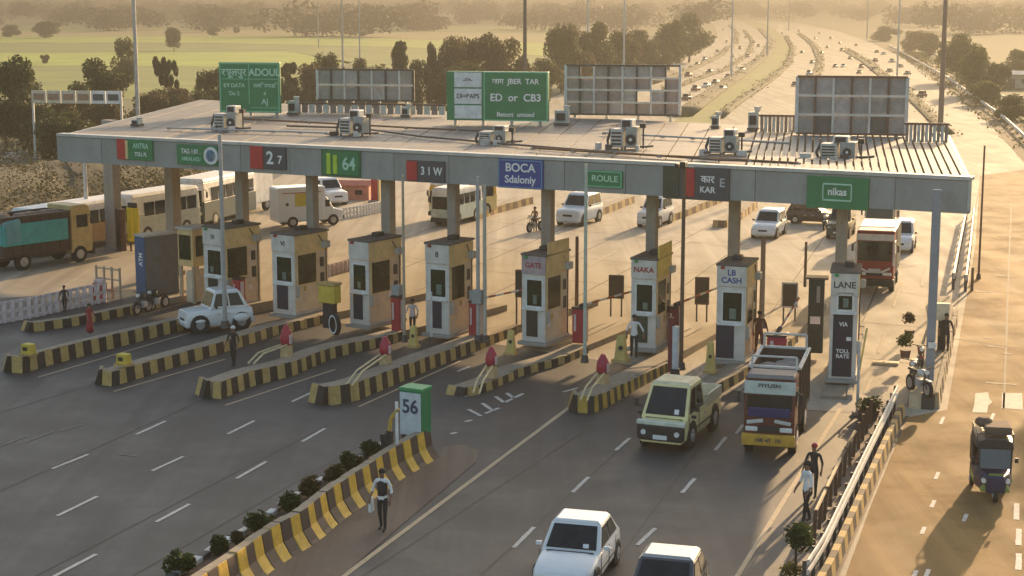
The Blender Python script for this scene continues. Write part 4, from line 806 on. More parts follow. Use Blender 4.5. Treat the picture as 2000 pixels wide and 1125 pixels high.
# ------------------------------------------------------------------ right-hand guard rail and railing
gl = [P(1600, 1180), P(1632, 1125), P(1700, 968), P(1768, 812)]
g0 = P(1700, 968); gr = thing('guard_rail', 'double pale metal guard rail on a striped kerb beside the sunlit service road', 'guard rail', g0)
gp = resample([p - g0 for p in gl], 34); gi = offset_line(gp, .22)
for i in range(34):
    a0, a1, b0, b1 = gp[i], lerp(gp[i], gp[i + 1], .97), gi[i], lerp(gi[i], gi[i + 1], .97); up = Vector((0, 0, .42))
    MB().loft([[a0, b0, b0 + up, a0 + (b0 - a0) * .2 + up], [a1, b1, b1 + up, a1 + (b1 - a1) * .2 + up]]).build('kerb_block', YELF if i % 2 else BLKF, gr)
gc = offset_line(gp, .32)
for zz, hh in ((1.05, .13), (.80, .13)):
    m = MB(); m.loft([[p + Vector((0, 0, zz - hh)), p + Vector((0, 0, zz)), p + Vector((.06, .03, zz)), p + Vector((.09, .045, zz - hh / 2)), p + Vector((.06, .03, zz - hh))] for p in gc]); m.build('rail_beam', PSTEEL, gr)
for i in range(0, 35, 2): MB().box((0, 0, .52), (.08, .08, 1.04)).build('post', DSTEEL, gr, gc[i] - Vector((.06, 0, 0)))
fl = [P(1590, 1062), P(1640, 950), P(1700, 830)]; f0 = P(1640, 950); fr_ = thing('railing', 'low railing with dark uneven posts and a pale top rail left of the guard rail', 'railing', f0)
fp_ = resample([p - f0 for p in fl], 12)
for i, p in enumerate(fp_):
    rr = random.Random(i); MB().box((0, 0, .45), (.09, .09, .9 + rr.uniform(-.15, .1)), ry=rr.uniform(-.06, .06)).build('post', mat('rusty_post', (.16, .08, .04)), fr_, p)
for i in (0, 1, 2, 3, 4, 5, 6, 7): 
    a, b = fp_[i] + Vector((0, 0, .86)), fp_[i + 1] + Vector((0, 0, .86)); MB().tube([a, b], .05).build('top_rail', mat('tan_rail_paint', (.48, .36, .2), .6, grime=.3) if i < 5 else BLKF, fr_)
sb = thing('topiary_shrub', 'round clipped shrub on a short trunk at the bottom right beside the guard rail', 'shrub', P(1553, 1128), 0)
rr = random.Random(5); m = MB()
for k in range(8): leaf_blob(m, (rr.uniform(-.15, .15), rr.uniform(-.15, .15), 1.0 + rr.uniform(-.15, .15)), (.3, .3, .3), 90, .07, rr)
m.build('crown', LEAF_SHRUB, sb); MB().cyl((0, 0, 0), (0, 0, .9), .04, .03, 6).build('trunk', BARK, sb)
m = MB()
for k in range(3): leaf_blob(m, (rr.uniform(-.2, .2), rr.uniform(-.2, .2), .22), (.25, .25, .2), 60, .07, rr)
m.build('undergrowth', leafmat('yellowish_leaves', (.10, .10, .02), (.2, .16, .04)), sb)
sb = thing('potted_bush', 'dark bush in a low round pot where the guard rail meets the lane', 'bush', P(1696, 818), 0); m = MB()
for k in range(8): leaf_blob(m, (rr.uniform(-.25, .25), rr.uniform(-.2, .2), .5 + rr.uniform(-.1, .12)), (.28, .28, .2), 80, .07, rr)
m.build('foliage', LEAF_SHRUB, sb); MB().cyl((0, 0, 0), (0, 0, .34), .30, .40, 12).build('pot', mat('clay_pot', (.14, .08, .06), .8), sb)
# white marker post, light slabs
wp = thing('marker_post', 'white marker post with a bent yellow top beside the end booth', 'post', P(1674, 810), 0); pz = zat(P(1674, 810), 668)
MB().cyl((0, 0, 0), (0, 0, pz), .055, .045, 8).build('pole', PSTEEL, wp); MB().tube([(0, 0, pz * .55), (.05, 0, pz * .7), (.28, .2, pz + .45)], .04).build('bent_arm', mat('yellow_arm', (.62, .48, .15), .6, grime=.2), wp)
MB().box((0, 0, .06), (.3, .3, .12)).build('foot', CONC, wp)

# ------------------------------------------------------------------ posts, gates, bollards between the booths
def pole(label, px, yb, yt, rpx, m=PSTEEL, z=.3, name='pole', head=None, base=True, lean=0):
    p = P(px, yb, z); H = zat(p, yt) - z; r = rpx / scale_at(p); t = thing(name, label, 'pole', p, 15)
    MB().cyl((0, 0, 0), (lean, 0, H), r, r * .8, 10).build('shaft', m, t)
    if base: MB().cyl((0, 0, 0), (0, 0, .3), r * 2.2, r * 1.6, 10).build('base', DSTEEL, t)
    if head == 'camera':
        MB().box((0, -.22, H + .05), (.22, .55, .2)).build('camera', BPLAS, t, bevel=.03); MB().box((-.25, -.1, H - .02), (.16, .4, .16)).build('camera', BPLAS, t, bevel=.03); MB().box((0, 0, H - .1), (.7, .06, .06)).build('bracket', DSTEEL, t)
    if head == 'box': MB().box((0, -.12, H * .28), (.40, .3, .55)).build('control_box', mat('grey_control_box', (.3, .31, .3), .5, grime=.2), t, bevel=.02)
    return t
pole('pale pole rising in front of the fascia beside the first booth', 440, 640, 262, 4.5, STEEL)
pole('pale pole at the far left under the canopy corner', 172, 478, 262, 4.5, PSTEEL, z=0)
pole('slim pole in front of the third booth side', 790, 668, 342, 3.2, mat('tan_pole', (.42, .34, .24), .6, grime=.2))
pole('left one of the twin pale poles between the fourth and fifth booths', 934, 668, 345, 4.2, STEEL, head='box')
pole('right one of the twin pale poles between the fourth and fifth booths', 947, 668, 360, 4.2, mat('beige_pole', (.48, .44, .36), .6, grime=.2))
pole('green-white pole at the left edge of the green framed sign', 1142, 708, 320, 3.8, mat('greenish_white_pole', (.48, .52, .42), .6, grime=.2))
pole('short brown pole right of the pinkish booth', 1126, 640, 462, 4, mat('brown_pole', (.13, .08, .05), .6, grime=.2))
pole('tall dark camera pole before the sixth booth', 1330, 722, 322, 4.2, mat('brown_pole', (.13, .08, .05)), z=.2, head='camera')
pole('thick brown-grey pole between the seventh and end booths', 1487, 640, 462, 5.5, mat('grey_brown_pole', (.26, .21, .16), .6, grime=.2))
pole('thin dark stake left of the end booth', 1572, 560, 472, 3, mat('brown_pole', (.13, .08, .05)), base=False)
pole('thin brown pole just outside the canopy end', 1911, 545, 284, 2.2, mat('brown_pole', (.13, .08, .05)), z=0)
pole('short dark stake on the service road edge', 1898, 568, 522, 3, mat('brown_pole', (.13, .08, .05)), z=0, base=False)
def gate(label, px, yb, yt, wpx, az=15, arm=None, m=RED, top=None):
    p = P(px, yb, .32); H = zat(p, yt) - .32; w = wpx / scale_at(p); t = thing('barrier_gate', label, 'barrier gate', p, az)
    MB().box((0, 0, H / 2), (w, w * 1.1, H)).build('cabinet', m, t, bevel=.03); MB().box((0, 0, H + .04), (w * 1.1, w * 1.2, .08)).build('lid', BPLAS, t, bevel=.02)
    MB().box((w * .5 + .02, -.02, H * .5), (.03, w * .5, H * .86)).build('side_stripe', mat('pinkish_white', (.6, .48, .46), .6, grime=.2), t)
    MB().box((-w * .24, -w * .56, H * .6), (w * .18, .03, H * .5)).build('reflector', mat('pinkish_white', (.6, .48, .46)), t)
    if arm:
        a = Vector((0, 0, H + .1)); L, ax, el = arm; d = Vector((math.sin(R(ax)) * math.cos(R(el)), math.cos(R(ax)) * math.cos(R(el)), math.sin(R(el)))); k = 8
        arm_o = MB().cyl(a, a + d * .3, .09, .09, 8).build('arm', DSTEEL, t)
        for i in range(k):
            q = a + d * (.2 + L * i / k); MB().cyl(q, q + d * L / k * .98, .045, .045, 6).build('arm_band', [mat('arm_white', (.66, .62, .55), .5, grime=.2), mat('arm_red', (.40, .10, .05), .5, grime=.2)][i % 2], arm_o)
    if top: MB().box((0, 0, H + .30), (w * .9, w * 1.1, .42)).build('motor_head', mat('grey_control_box', (.3, .31, .3)), t, bevel=.03); 
    return t
gate('dark red barrier cabinet behind the white jeep', 468, 604, 545, 17, 35)
gate('red barrier cabinet with a grey motor head between the third and fourth booths', 778, 646, 580, 19, 30, top=1)
gate('red barrier cabinet under the twin poles with a striped arm', 930, 656, 590, 21, 28, (2.6, 60, 12), top=1)
gate('red barrier cabinet right of the pinkish booth with a long striped arm', 1133, 668, 602, 24, 24, (3.0, 34, 8))
gate('maroon barrier cabinet behind the white tube post', 1317, 668, 600, 20, 20, (2.8, 26, 8), m=mat('maroon_paint', (.16, .02, .03), .5, grime=.2))
gate('bright red barrier cabinet with a raised pale arm left of the end booth', 1517, 704, 655, 36, 14, (2.0, 20, 30), m=mat('crimson_paint', (.40, .02, .05), .5, grime=.15))
tp = thing('tube_post', 'white and dark tubular post standing between the sixth and seventh booths', 'post', P(1318, 742, .1), 10); H = zat(P(1318, 742, .1), 642)
MB().box((0, 0, .22), (.34, .34, .44)).build('base', BPLAS, tp, bevel=.03); MB().cyl((0, 0, .4), (0, 0, H), .13, .13, 12).build('white_tube', mat('grey_white_tube', (.60, .60, .60), .35, grime=.1), tp); MB().cyl((-.16, .06, .3), (-.16, .06, H + .3), .12, .12, 10).build('dark_tube', mat('maroon_paint', (.16, .02, .03)), tp)
def bollard(label, px, yb, yt, wpx, nose=None, az=25):
    p = P(px, yb, .4); H = zat(p, yt) - .4; w = wpx / scale_at(p) / 2; t = thing('impact_bollard', label, 'bollard', p, az, 'red-topped bollards on the island noses')
    MB().box((0, 0, H * .22), (w * 1.5, w * 1.5, H * .44), top=(.85, .85)).build('pedestal', mat('pale_orange_pedestal', (.56, .40, .20), .7, grime=.3), t, bevel=.03)
    MB().loft([[Vector((math.cos(a) * r, math.sin(a) * r, z)) for a in [k * math.pi / 6 for k in range(12)]] for r, z in ((w * .85, H * .40), (w * .92, H * .60), (w * .80, H * .78), (w * .52, H * .90), (w * .30, H))]).build('drum_top', mat('crimson_paint', (.40, .02, .05)), t, smooth=True)
    MB().box((w * .8, -.03, H * .58), (.05, w * .6, H * .28)).build('side_stripe', mat('pinkish_white', (.6, .48, .46)), t)
    if nose:
        q = P(nose[0], nose[1], .62) - p; q = Matrix.Rotation(R(az), 3, 'Z') @ q
        for dx in (-.12, .12): MB().tube([Vector((dx, -w * .7, H * .42)), lerp(Vector((dx, -w * .7, H * .42)), q + Vector((dx, 0, .25)), .7), q + Vector((dx, 0, .0))], .038).build('nose_rail', mat('pale_yellow_rail', (.60, .50, .28), .6, grime=.3), t)
bollard('red-topped bollard on the island left of the leaning tyre', 560, 698, 635, 26, (490, 710))
bollard('red-topped bollard on the island in front of the third booth', 753, 714, 658, 26, (682, 752))
bollard('red-topped bollard on the low island above the ladder markings', 960, 737, 678, 26, (930, 768))
bollard('red-topped bollard on the island behind the yellow pickup', 1177, 752, 692, 28, (1140, 782))
bl_ = thing('impact_bollard', 'pinkish red barrier stand behind the pink and white railing', 'bollard', P(196, 585), 30)
MB().box((0, 0, .4), (.62, .35, .85)).build('pedestal', RED, bl_, bevel=.03); MB().box((0, -.19, .5), (.36, .03, .55)).build('side_stripe', mat('pinkish_white', (.6, .48, .46)), bl_); MB().box((0, 0, .9), (.5, .3, .15)).build('drum_top', mat('pinkish_white', (.6, .48, .46)), bl_, bevel=.03)
def ybox(label, px, yb, wpx):
    p = P(px, yb, .66); w = wpx / scale_at(p); t = thing('warning_light_box', label, 'warning light', p, 28)
    MB().box((0, 0, w * .4), (w, w * .8, w * .8), top=(.9, .9)).build('housing', mat('bright_box_yellow', (.62, .45, .06), .6, grime=.2), t, bevel=.03); MB().box((0, -w * .40, w * .42), (w * .45, .04, w * .3)).build('lens', BPLAS, t); MB().box((0, 0, -.03), (w * 1.2, w, .08)).build('foot', YELF, t)
ybox('yellow box lamp on the nose of the leftmost long island', 56, 690, 24); ybox('yellow box lamp on the second long island nose', 242, 710, 25)
def ypost(label, px, yb, yt, wpx):
    p = P(px, yb, .35); H = zat(p, yt) - .35; w = wpx / scale_at(p); t = thing('yellow_post', label, 'post', p, 25)
    MB().box((0, 0, H * .5), (w, w * .8, H), top=(.6, .7)).build('body', mat('pale_yellow_post', (.58, .44, .14), .65, grime=.3), t, bevel=.03); MB().cyl((w * .1, -w * .42, H * .55), (w * .1, -w * .36, H * .55), w * .2, w * .2, 8).build('eye', BPLAS, t); MB().box((0, 0, .05), (w * 1.3, w * 1.1, .1)).build('foot', YELF, t)
ypost('small yellow post at the foot of the thin white pole by the fourth booth', 808, 678, 636, 17); ypost('small yellow post left of the pinkish booth base', 998, 692, 645, 18); ypost('leaning yellow post before the sixth booth', 1213, 706, 655, 24); ypost('small yellow post by the navy box of the seventh booth', 1387, 728, 668, 18)
pole('thin white pole in front of the fourth booth', 843, 672, 570, 2.5, PSTEEL, base=True)
def panel(label, px, yb, y0, y1, wpx, frame=DSTEEL, face=mat('dark_screen', (.05, .048, .035), .35, grime=.15), az=10):
    p = P(px, yb, .2); z0, z1 = zat(p, y1), zat(p, y0); w = wpx / scale_at(p); t = thing('display_board', label, 'display board', p, az)
    MB().box((0, .05, (z0 + z1) / 2), (w, .12, z1 - z0)).build('frame', frame, t, bevel=.02); MB().box((0, -.02, (z0 + z1) / 2), (w * .84, .04, (z1 - z0) * .86)).build('screen', face, t)
    for s in (-1, 1): MB().box((s * w * .35, .06, z0 / 2 + .02), (.07, .07, z0 + .08)).build('post', DSTEEL, t)
panel('dark square board on short legs left of the sixth booth', 1203, 618, 546, 592, 30)
panel('brown board with a dark lower half left of the seventh booth', 1370, 628, 550, 604, 28, mat('brown_pole', (.13, .08, .05)))
panel('white-framed dark screen between the seventh and end booths', 1541, 628, 560, 610, 32, WHITE)
panel('narrow dark board left of the pinkish booth', 1014, 640, 536, 590, 16, mat('brown_pole', (.13, .08, .05)))
cb_ = thing('control_cabinet', 'tall narrow dark green cabinet left of the end booth', 'cabinet', P(1591, 690, .22), 12); p = P(1591, 690, .22); H = zat(p, 546) - .22
MB().box((0, .3, H / 2), (.62, .6, H)).build('casing', mat('dark_green_cabinet', (.02, .035, .03), .4, grime=.15), cb_, bevel=.03); MB().box((-.02, -.015, H * .45), (.40, .03, H * .1)).build('label_plate', WHITE, cb_); MB().box((.08, -.012, H * .80), (.14, .02, H * .22)).build('notice', mat('grey_control_box', (.3, .31, .3)), cb_); MB().box((0, .3, H + .04), (.9, .7, .08)).build('lid', DSTEEL, cb_)
ty = thing('leaning_tyre', 'large tyre with a white ring leaning at the foot of the third booth', 'tyre', P(655, 655, .3), 60)
m = MB(); n1, n2 = 20, 8; r1, r2 = .36, .11; vs_ = []
for i in range(n1):
    a = 2 * math.pi * i / n1
    for j in range(n2): b = 2 * math.pi * j / n2; vs_.append((math.cos(a) * (r1 + r2 * math.cos(b)), r2 * math.sin(b), .47 + math.sin(a) * (r1 + r2 * math.cos(b))))
m.add(vs_, [(i * n2 + j, i * n2 + (j + 1) % n2, ((i + 1) % n1) * n2 + (j + 1) % n2, ((i + 1) % n1) * n2 + j) for i in range(n1) for j in range(n2)]); m.build('tread', TYRE, ty, smooth=True)
m = MB()
for i in range(20):
    a0, a1 = 2 * math.pi * i / 20, 2 * math.pi * (i + 1) / 20; m.poly([(math.cos(a) * r, -.118, .47 + math.sin(a) * r) for a, r in ((a0, .33), (a1, .33), (a1, .40), (a0, .40))]); 
m.build('white_ring', WHITE, ty)
yb_ = thing('sign_box', 'bright yellow sign box on a dark stand beside the third booth', 'sign box', P(645, 640, .3), 30); H = zat(P(645, 640, .3), 556) - .3
MB().box((0, 0, H - .4), (.85, .5, .75)).build('box', mat('bright_box_yellow', (.62, .45, .06)), yb_, bevel=.04); MB().box((0, 0, (H - .8) / 2), (.5, .35, H - .8)).build('stand', BPLAS, yb_); MB().box((0, 0, H + .05), (.9, .55, .1)).build('lid', YELF, yb_)
# left edge cabins
tc_ = thing('ticket_cabin', 'blue-fronted grey ticket cabin with white upright lettering at the left', 'cabin', P(277, 578), 44); H = zat(P(277, 578), 462)
MB().box((0, .95, H / 2), (.82, 1.9, H)).build('walls', mat('slate_grey_panel', (.13, .14, .15), .5, grime=.25), tc_, bevel=.03); fpn = MB().box((0, -.02, H / 2), (.80, .05, H * .97)).build('front_panel', mat('deep_blue_panel', (.03, .10, .22), .5, grime=.25), tc_, bevel=.01)
text('ATM', .42, LETT, fpn, (.1, -.05, H * .62), rx=90, rz=0, sx=.75); fpn.children[0].rotation_euler = (R(90), R(-90), 0) if fpn.children else (0, 0, 0)
MB().box((0, .95, H + .05), (.9, 2.0, .1)).build('roof', CAP, tc_)
ob = thing('watch_booth', 'tan raised watch booth with a dark window on legs right of the blue cabin', 'booth', P(365, 592), 36); H = zat(P(365, 592), 448)
z0 = H * .5; MB().box((0, .6, (z0 + H) / 2), (1.0, 1.2, H - z0)).build('cabin', OCHRE, ob, bevel=.03); MB().box((0, -.02, z0 + (H - z0) * .52), (.74, .05, (H - z0) * .66)).build('window', GGLASS, ob); MB().box((.52, .6, z0 + (H - z0) * .55), (.04, .8, (H - z0) * .55)).build('side_window', GGLASS, ob); MB().box((0, .6, H + .05), (1.15, 1.35, .1)).build('roof', CAP, ob)
for x in (-.42, .42):
    for y in (.1, 1.1): MB().box((x, y, z0 / 2), (.13, .13, z0)).build('leg', mat('tan_pole', (.42, .34, .24)), ob)
MB().box((.2, .6, z0 * .45), (.5, 1.1, z0 * .85)).build('lower_cabinet', TAN, ob, bevel=.02)
yp_ = thing('yellow_twin_board', 'tall bright yellow twin-panel board behind the blue ticket cabin', 'board', P(262, 492), 35); p = P(262, 492); H = zat(p, 404)
for s in (-1, 1): MB().box((s * .24, 0, H * .60), (.44, .12, H * .76)).build('board_panel', mat('signal_yellow', (.75, .52, .02), .5, grime=.12), yp_, bevel=.02); MB().box((s * .3, .05, H * .12), (.08, .08, H * .24)).build('leg', DSTEEL, yp_)
MB().box((0, 0, H * 1.04), (.6, .2, .3)).build('lamp_head', BPLAS, yp_, bevel=.03)
dk = thing('fuel_pillar', 'dark brown upright pillar box against the thick left column', 'pillar box', P(238, 490), 35); H = zat(P(238, 490), 408)
MB().box((0, 0, H / 2), (.42, .4, H)).build('body', mat('dark_brown_pillar', (.08, .035, .025), .6, grime=.2), dk, bevel=.03); MB().box((0, -.2, H * .3), (.34, .04, H * .4)).build('door', BPLAS, dk)
# pink and white railing on the left
def picket_rail(name, label, line, n, hz, mw, mr, wide=.20, z=0.0):
    pts = [P(*p) for p in line]; p0 = pts[0]; t = thing(name, label, 'railing', p0); q = resample([p - p0 for p in pts], n)
    for i in range(n + 1): MB().box((0, 0, hz / 2), (wide, .12, hz)).build('picket', mw, t, q[i], bevel=.015)
    for zz in (.10, hz * .5, hz * .94):
        m = MB(); m.loft([[p + Vector((0, -.05, zz - .07)), p + Vector((0, .05, zz - .07)), p + Vector((0, .05, zz + .07)), p + Vector((0, -.05, zz + .07))] for p in q]); m.build('rail', mw, t)
PKW = mat('pinkish_white_paint', (.66, .55, .53), .7, grime=.35); PKD = mat('dark_pink_paint', (.26, .11, .12), .7, grime=.4)
picket_rail('concrete_railing', 'pink and white concrete railing at the left edge below the teal truck', [(-40, 640), (60, 622), (130, 606), (205, 590)], 17, .95, PKW, PKD, .17)
picket_rail('concrete_railing', 'white picket railing beyond the booths beside the third column', [(664, 430), (706, 423), (748, 414)], 14, .75, WHITE, PKW, .16)
picket_rail('concrete_railing', 'low pinkish railing seen between the second and third booths', [(640, 540), (690, 527)], 6, .6, PKW, CONC, .3)
bg_ = thing('beige_gate', 'beige tubular gate beside the blue ticket cabin', 'gate', P(205, 580), 35)
for i, x in enumerate((-.55, 0, .55, 1.1)): MB().box((x, 0, .75), (.08, .08, 1.5)).build('post', mat('tan_pole', (.42, .34, .24)), bg_)
for z in (.4, .9, 1.4): MB().box((.27, 0, z), (1.7, .06, .07)).build('bar', mat('tan_pole', (.42, .34, .24)), bg_)
# right edge
eb = thing('meter_box', 'pale cream meter box on a dark stand behind the grey steel column', 'meter box', P(1838, 688, .3), 10); p = P(1838, 688, .3); z1, z0 = zat(p, 592) - .3, zat(p, 625) - .3
MB().box((0, 0, (z0 + z1) / 2), (.5, .3, z1 - z0)).build('box', mat('cream_box', (.66, .60, .45), .6, grime=.15), eb, bevel=.02); MB().box((0, .02, z0 / 2), (.3, .22, z0)).build('stand', BPLAS, eb)
wn = thing('notice_plate', 'small white notice plate fixed low on the grey steel column', 'notice', pcol + Vector((0, -.22, 0)), 14); zc = zat(pcol, 672)
MB().box((0, -.02, zc), (.30, .04, .22)).build('plate', WHITE, wn); MB().box((0, .015, zc), (.08, .04, .3)).build('clip', DSTEEL, wn)
for i, (ln, lab) in enumerate([([(1860, 566), (1872, 500), (1886, 430)], 'pale guard rail behind the steel column, nearer the lanes'), ([(1884, 570), (1893, 500), (1900, 430)], 'pale guard rail behind the steel column, nearer the service road')]):
    pts = [P(*p) for p in ln]; t = thing('guard_rail', lab, 'guard rail', pts[0]); q = resample([p - pts[0] for p in pts], 10)
    m = MB(); m.loft([[p + Vector((0, 0, .55)), p + Vector((0, 0, .85)), p + Vector((.1, 0, .85)), p + Vector((.1, 0, .55))] for p in q]); m.build('rail_beam', PSTEEL, t)
    for j in range(0, 11, 1): MB().box((0, 0, .42), (.12, .12, .84)).build('post', DSTEEL, t, q[j] + Vector((.05, .08, 0)))
# ------------------------------------------------------------------ people: one skinned body each, standing on the ground
def person(label, p, az, shirt, trousers, H=1.68, hair=HAIR, stride=.06, arms=((.05, .10), (.05, .10)), skirt=False, lean=0.0, cap=None, sit=False):
    k = H / 1.72; V = []; E = []; Rd = []
    def v(x, y, z, r, par=None):
        V.append((x * k, y * k, z * k)); Rd.append(r * k); i = len(V) - 1
        if par is not None: E.append((par, i))
        return i
    L_ = lean
    pel = v(0, 0, .95, .125); sp = v(0, L_ * .3, 1.14, .118, pel); ch = v(0, .01 + L_ * .7, 1.34, .135, sp); nk = v(0, .012 + L_, 1.48, .052, ch); h1 = v(0, .02 + L_ * 1.1, 1.555, .078, nk); h2 = v(0, .02 + L_ * 1.1, 1.625, .086, h1); h3 = v(0, .012 + L_ * 1.1, 1.69, .06, h2)
    v(0, .115 + L_ * 1.1, 1.585, .014, h1)
    for s, st in ((-1, stride), (1, -stride)):
        hp = v(s * .09, 0, .88, .09, pel); kn = v(s * .095, st * .7 + .02, .49, .062, hp); an = v(s * .095, st * 1.6 - .02, .085, .042, kn); v(s * .10, st * 1.6 + .13, .035, .036, an)
    for s, (ab, fw) in ((-1, arms[0]), (1, arms[1])):
        sh = v(s * .175, .0 + L_ * .8, 1.40, .055, ch); el = v(s * (.225 + ab), fw * .3 - .02 + L_ * .6, 1.13, .042, sh); wr = v(s * (.235 + ab * 1.2), fw + .03 + L_ * .5, .90 + fw * .5, .03, el); pm = v(s * (.235 + ab * 1.2), fw * 1.3 + .05 + L_ * .5, .83 + fw * .6, .034, wr)
        for j, (dx, ln) in enumerate(((-.026, .075), (-.009, .088), (.009, .083), (.026, .066))):
            a = v(s * (.235 + ab * 1.2) + dx, fw * 1.3 + .065 + L_ * .5, .79 + fw * .6, .010, pm); v(s * (.235 + ab * 1.2) + dx, fw * 1.3 + .085 + L_ * .5, .79 + fw * .6 - ln, .008, a)
        v(s * (.235 + ab * 1.2) - s * .04, fw * 1.3 + .10 + L_ * .5, .80 + fw * .6, .010, pm)
    me = bpy.data.meshes.new('body'); me.from_pydata(V, E, []); ob = bpy.data.objects.new('tmp', me); COL.objects.link(ob)
    sk = ob.modifiers.new('s', 'SKIN'); 
    for i, d in enumerate(me.skin_vertices[0].data): d.radius = (Rd[i], Rd[i] * (.72 if i in (0, 1, 2) else 1)); d.use_root = (i == 0)
    sk.use_smooth_shade = True; ob.modifiers.new('ss', 'SUBSURF').levels = 1
    dg = bpy.context.evaluated_depsgraph_get(); bm_ = bpy.data.meshes.new_from_object(ob.evaluated_get(dg)); bpy.data.objects.remove(ob)
    for m_ in (shirt, trousers, SKIN, BPLAS): bm_.materials.append(m_)
    for f in bm_.polygons:
        x, y, z = f.center / k; ax = abs(x)
        f.material_index = 2 if z > 1.455 else (3 if z < .075 else (2 if (ax > .19 and z < 1.08) else (0 if z > .90 else (1 if (z > .0) else 3))))
        f.use_smooth = True
    t = thing('person', label, 'person', p, az); o = link('body', bm_, t)
    yh = (.02 + L_ * 1.1) * k
    m = MB(); m.ball((0, yh - .022 * k, 1.65 * k), (.098 * k, .108 * k, .088 * k), 0, 12, 8); m.build('hair' if not cap else 'cap', cap or hair, t, smooth=True)
    m = MB()
    for s in (-1, 1): m.ball((s * .03 * k, yh + .078 * k, 1.615 * k), .011 * k, 0, 6, 4)
    m.build('eyes', HAIR, t)
    if skirt: m = MB(); m.loft([[Vector((math.cos(a) * r * k, math.sin(a) * r * .8 * k, z * k)) for a in [i * math.pi / 8 for i in range(16)]] for r, z in ((.24, .12), (.21, .5), (.16, .95), (.155, 1.0))]); m.build('skirt', trousers, t, smooth=True)
    return t
SH_W = mat('white_shirt', (.70, .70, .68), .8, var=.08); SH_D = mat('dark_clothes', (.025, .024, .026), .8); SH_R = mat('red_dress', (.34, .03, .04), .8); SH_B = mat('brown_clothes', (.10, .045, .03), .8); SH_P = mat('pale_pink_shirt', (.55, .42, .40), .8); TR_D = mat('dark_trousers', (.02, .02, .024), .8); TR_G = mat('grey_trousers', (.10, .10, .10), .8)
pm = person('man in a white shirt, black vest and dark trousers standing beside the median barrier', P(748, 1036), 200, SH_W, TR_D, 1.72)
m = MB(); m.loft([[Vector((math.cos(a) * r, math.sin(a) * r * .78, z)) for a in [i * math.pi / 6 for i in range(12)]] for r, z in ((.138, .98), (.143, 1.15), (.155, 1.34), (.10, 1.41))]); m.build('vest', SH_D, pm, smooth=True)
MB().box((.30, .08, .72), (.10, .24, .42), top=(.7, .8)).build('carried_bag', SH_W, pm, bevel=.03)
person('man in a white shirt and dark trousers on the verge left of the guard rail', P(1574, 1022), 250, SH_W, TR_D, 1.76, stride=.1)
person('person in a red cap and dark clothes behind the white-shirted man on the verge', P(1588, 972), 210, SH_D, TR_D, 1.60, cap=SH_R)
person('person in dark clothes and a pale head scarf beside the second island', P(457, 716), 205, SH_D, TR_D, 1.62, cap=SH_W)
person('person in brown clothes beside the thick pole left of the end booth', P(1482, 692, .3), 170, SH_B, SH_B, 1.75)
person('person in a pale pink shirt beside the fourth booth', P(806, 655, .33), 190, SH_P, SH_D, 1.55, arms=((.05, .25), (.05, .3)))
person('person in black and white clothes at the foot of the sixth booth', P(1238, 698, .3), 185, SH_W, SH_D, 1.70, arms=((.12, .2), (.05, .1)))
person('person in a red dress walking along the faded island at the left', P(176, 652, .2), 120, SH_R, SH_R, 1.3, skirt=True, stride=.0)
person('dark-clothed person standing by the pink and white railing', P(127, 610), 190, SH_D, SH_D, 1.25)
person('person in dark clothes between the grey steel column and the striped kerb', P(1846, 690, .35), 190, SH_D, TR_D, 1.6)
person('driver in brown seated inside the black and green auto-rickshaw', P(1936, 962) + az_dir(10) * .22 + Vector((0, 0, .02)), 190, SH_B, TR_D, 1.55, stride=.0, arms=((.0, .3), (.0, .3)))

# ------------------------------------------------------------------ motorcycles
def motorbike(label, p, az, paint=BPLAS, group=None, k=1.0):
    t = thing('motorcycle', label, 'motorcycle', p, az, group)
    for y in (-.62, .62): o = MB().cyl((-.05, y, .30), (.05, y, .30), .30, .30, 16).build('wheel', TYRE, t, bevel=.02); MB().cyl((-.055, y, .30), (.055, y, .30), .19, .19, 12).build('rim', RIM, o)
    m = MB(); m.tube([(0, -.62, .3), (0, -.2, .45), (0, .25, .4), (0, .42, .85), (0, -.3, .72), (0, -.62, .3)], .035); m.tube([(-.07, .62, .3), (-.07, .40, .95)], .025); m.tube([(.07, .62, .3), (.07, .40, .95)], .025); m.build('frame', DSTEEL, t)
    m = MB(); m.ball((0, .16, .80), (.14, .28, .14), 0, 10, 6); m.build('fuel_tank', paint, t, smooth=True); MB().box((0, -.35, .80), (.24, .68, .10)).build('seat', BPLAS, t, bevel=.04); MB().box((0, .02, .42), (.24, .36, .28)).build('engine', STEEL, t, bevel=.04)
    MB().tube([(-.34, .28, 1.02), (0, .40, .98), (.34, .28, 1.02)], .02).build('handlebar', BPLAS, t); MB().cyl((0, .44, .88), (0, .53, .88), .09, .08, 10).build('headlight', LAMP, t); MB().box((0, .62, .62), (.12, .42, .03)).build('mudguard', paint, t)
    return t
motorbike('black motorcycle with a bright headlamp parked on the faded left island', P(282, 612, .3), 200); motorbike('second black motorcycle parked behind the first on the faded left island', P(306, 606, .3), 205)
motorbike('black motorcycle parked on the striped island left of the grey steel column', P(1782, 752, .4), 196); motorbike('dark red motorcycle squeezed behind the black one by the steel column', P(1797, 722, .4), 190, RED); motorbike('motorcycle with white tank nearest the kerb end below the steel column', P(1795, 770, .5), 165, WHITE)
mk = motorbike('dark motorcycle riding under the canopy left of the white off-roader', P(1045, 452), 215); person('rider in tan clothes sitting on the dark motorcycle under the canopy', P(1045, 452) + Vector((0, 0, -.05)), 215, mat('tan_clothes', (.28, .19, .10), .8), SH_B, 1.6, stride=0, arms=((.02, .3), (.02, .3)))
sc_ = motorbike('white and grey motorcycle beyond the end booth column', P(1612, 448), 198, WHITE)
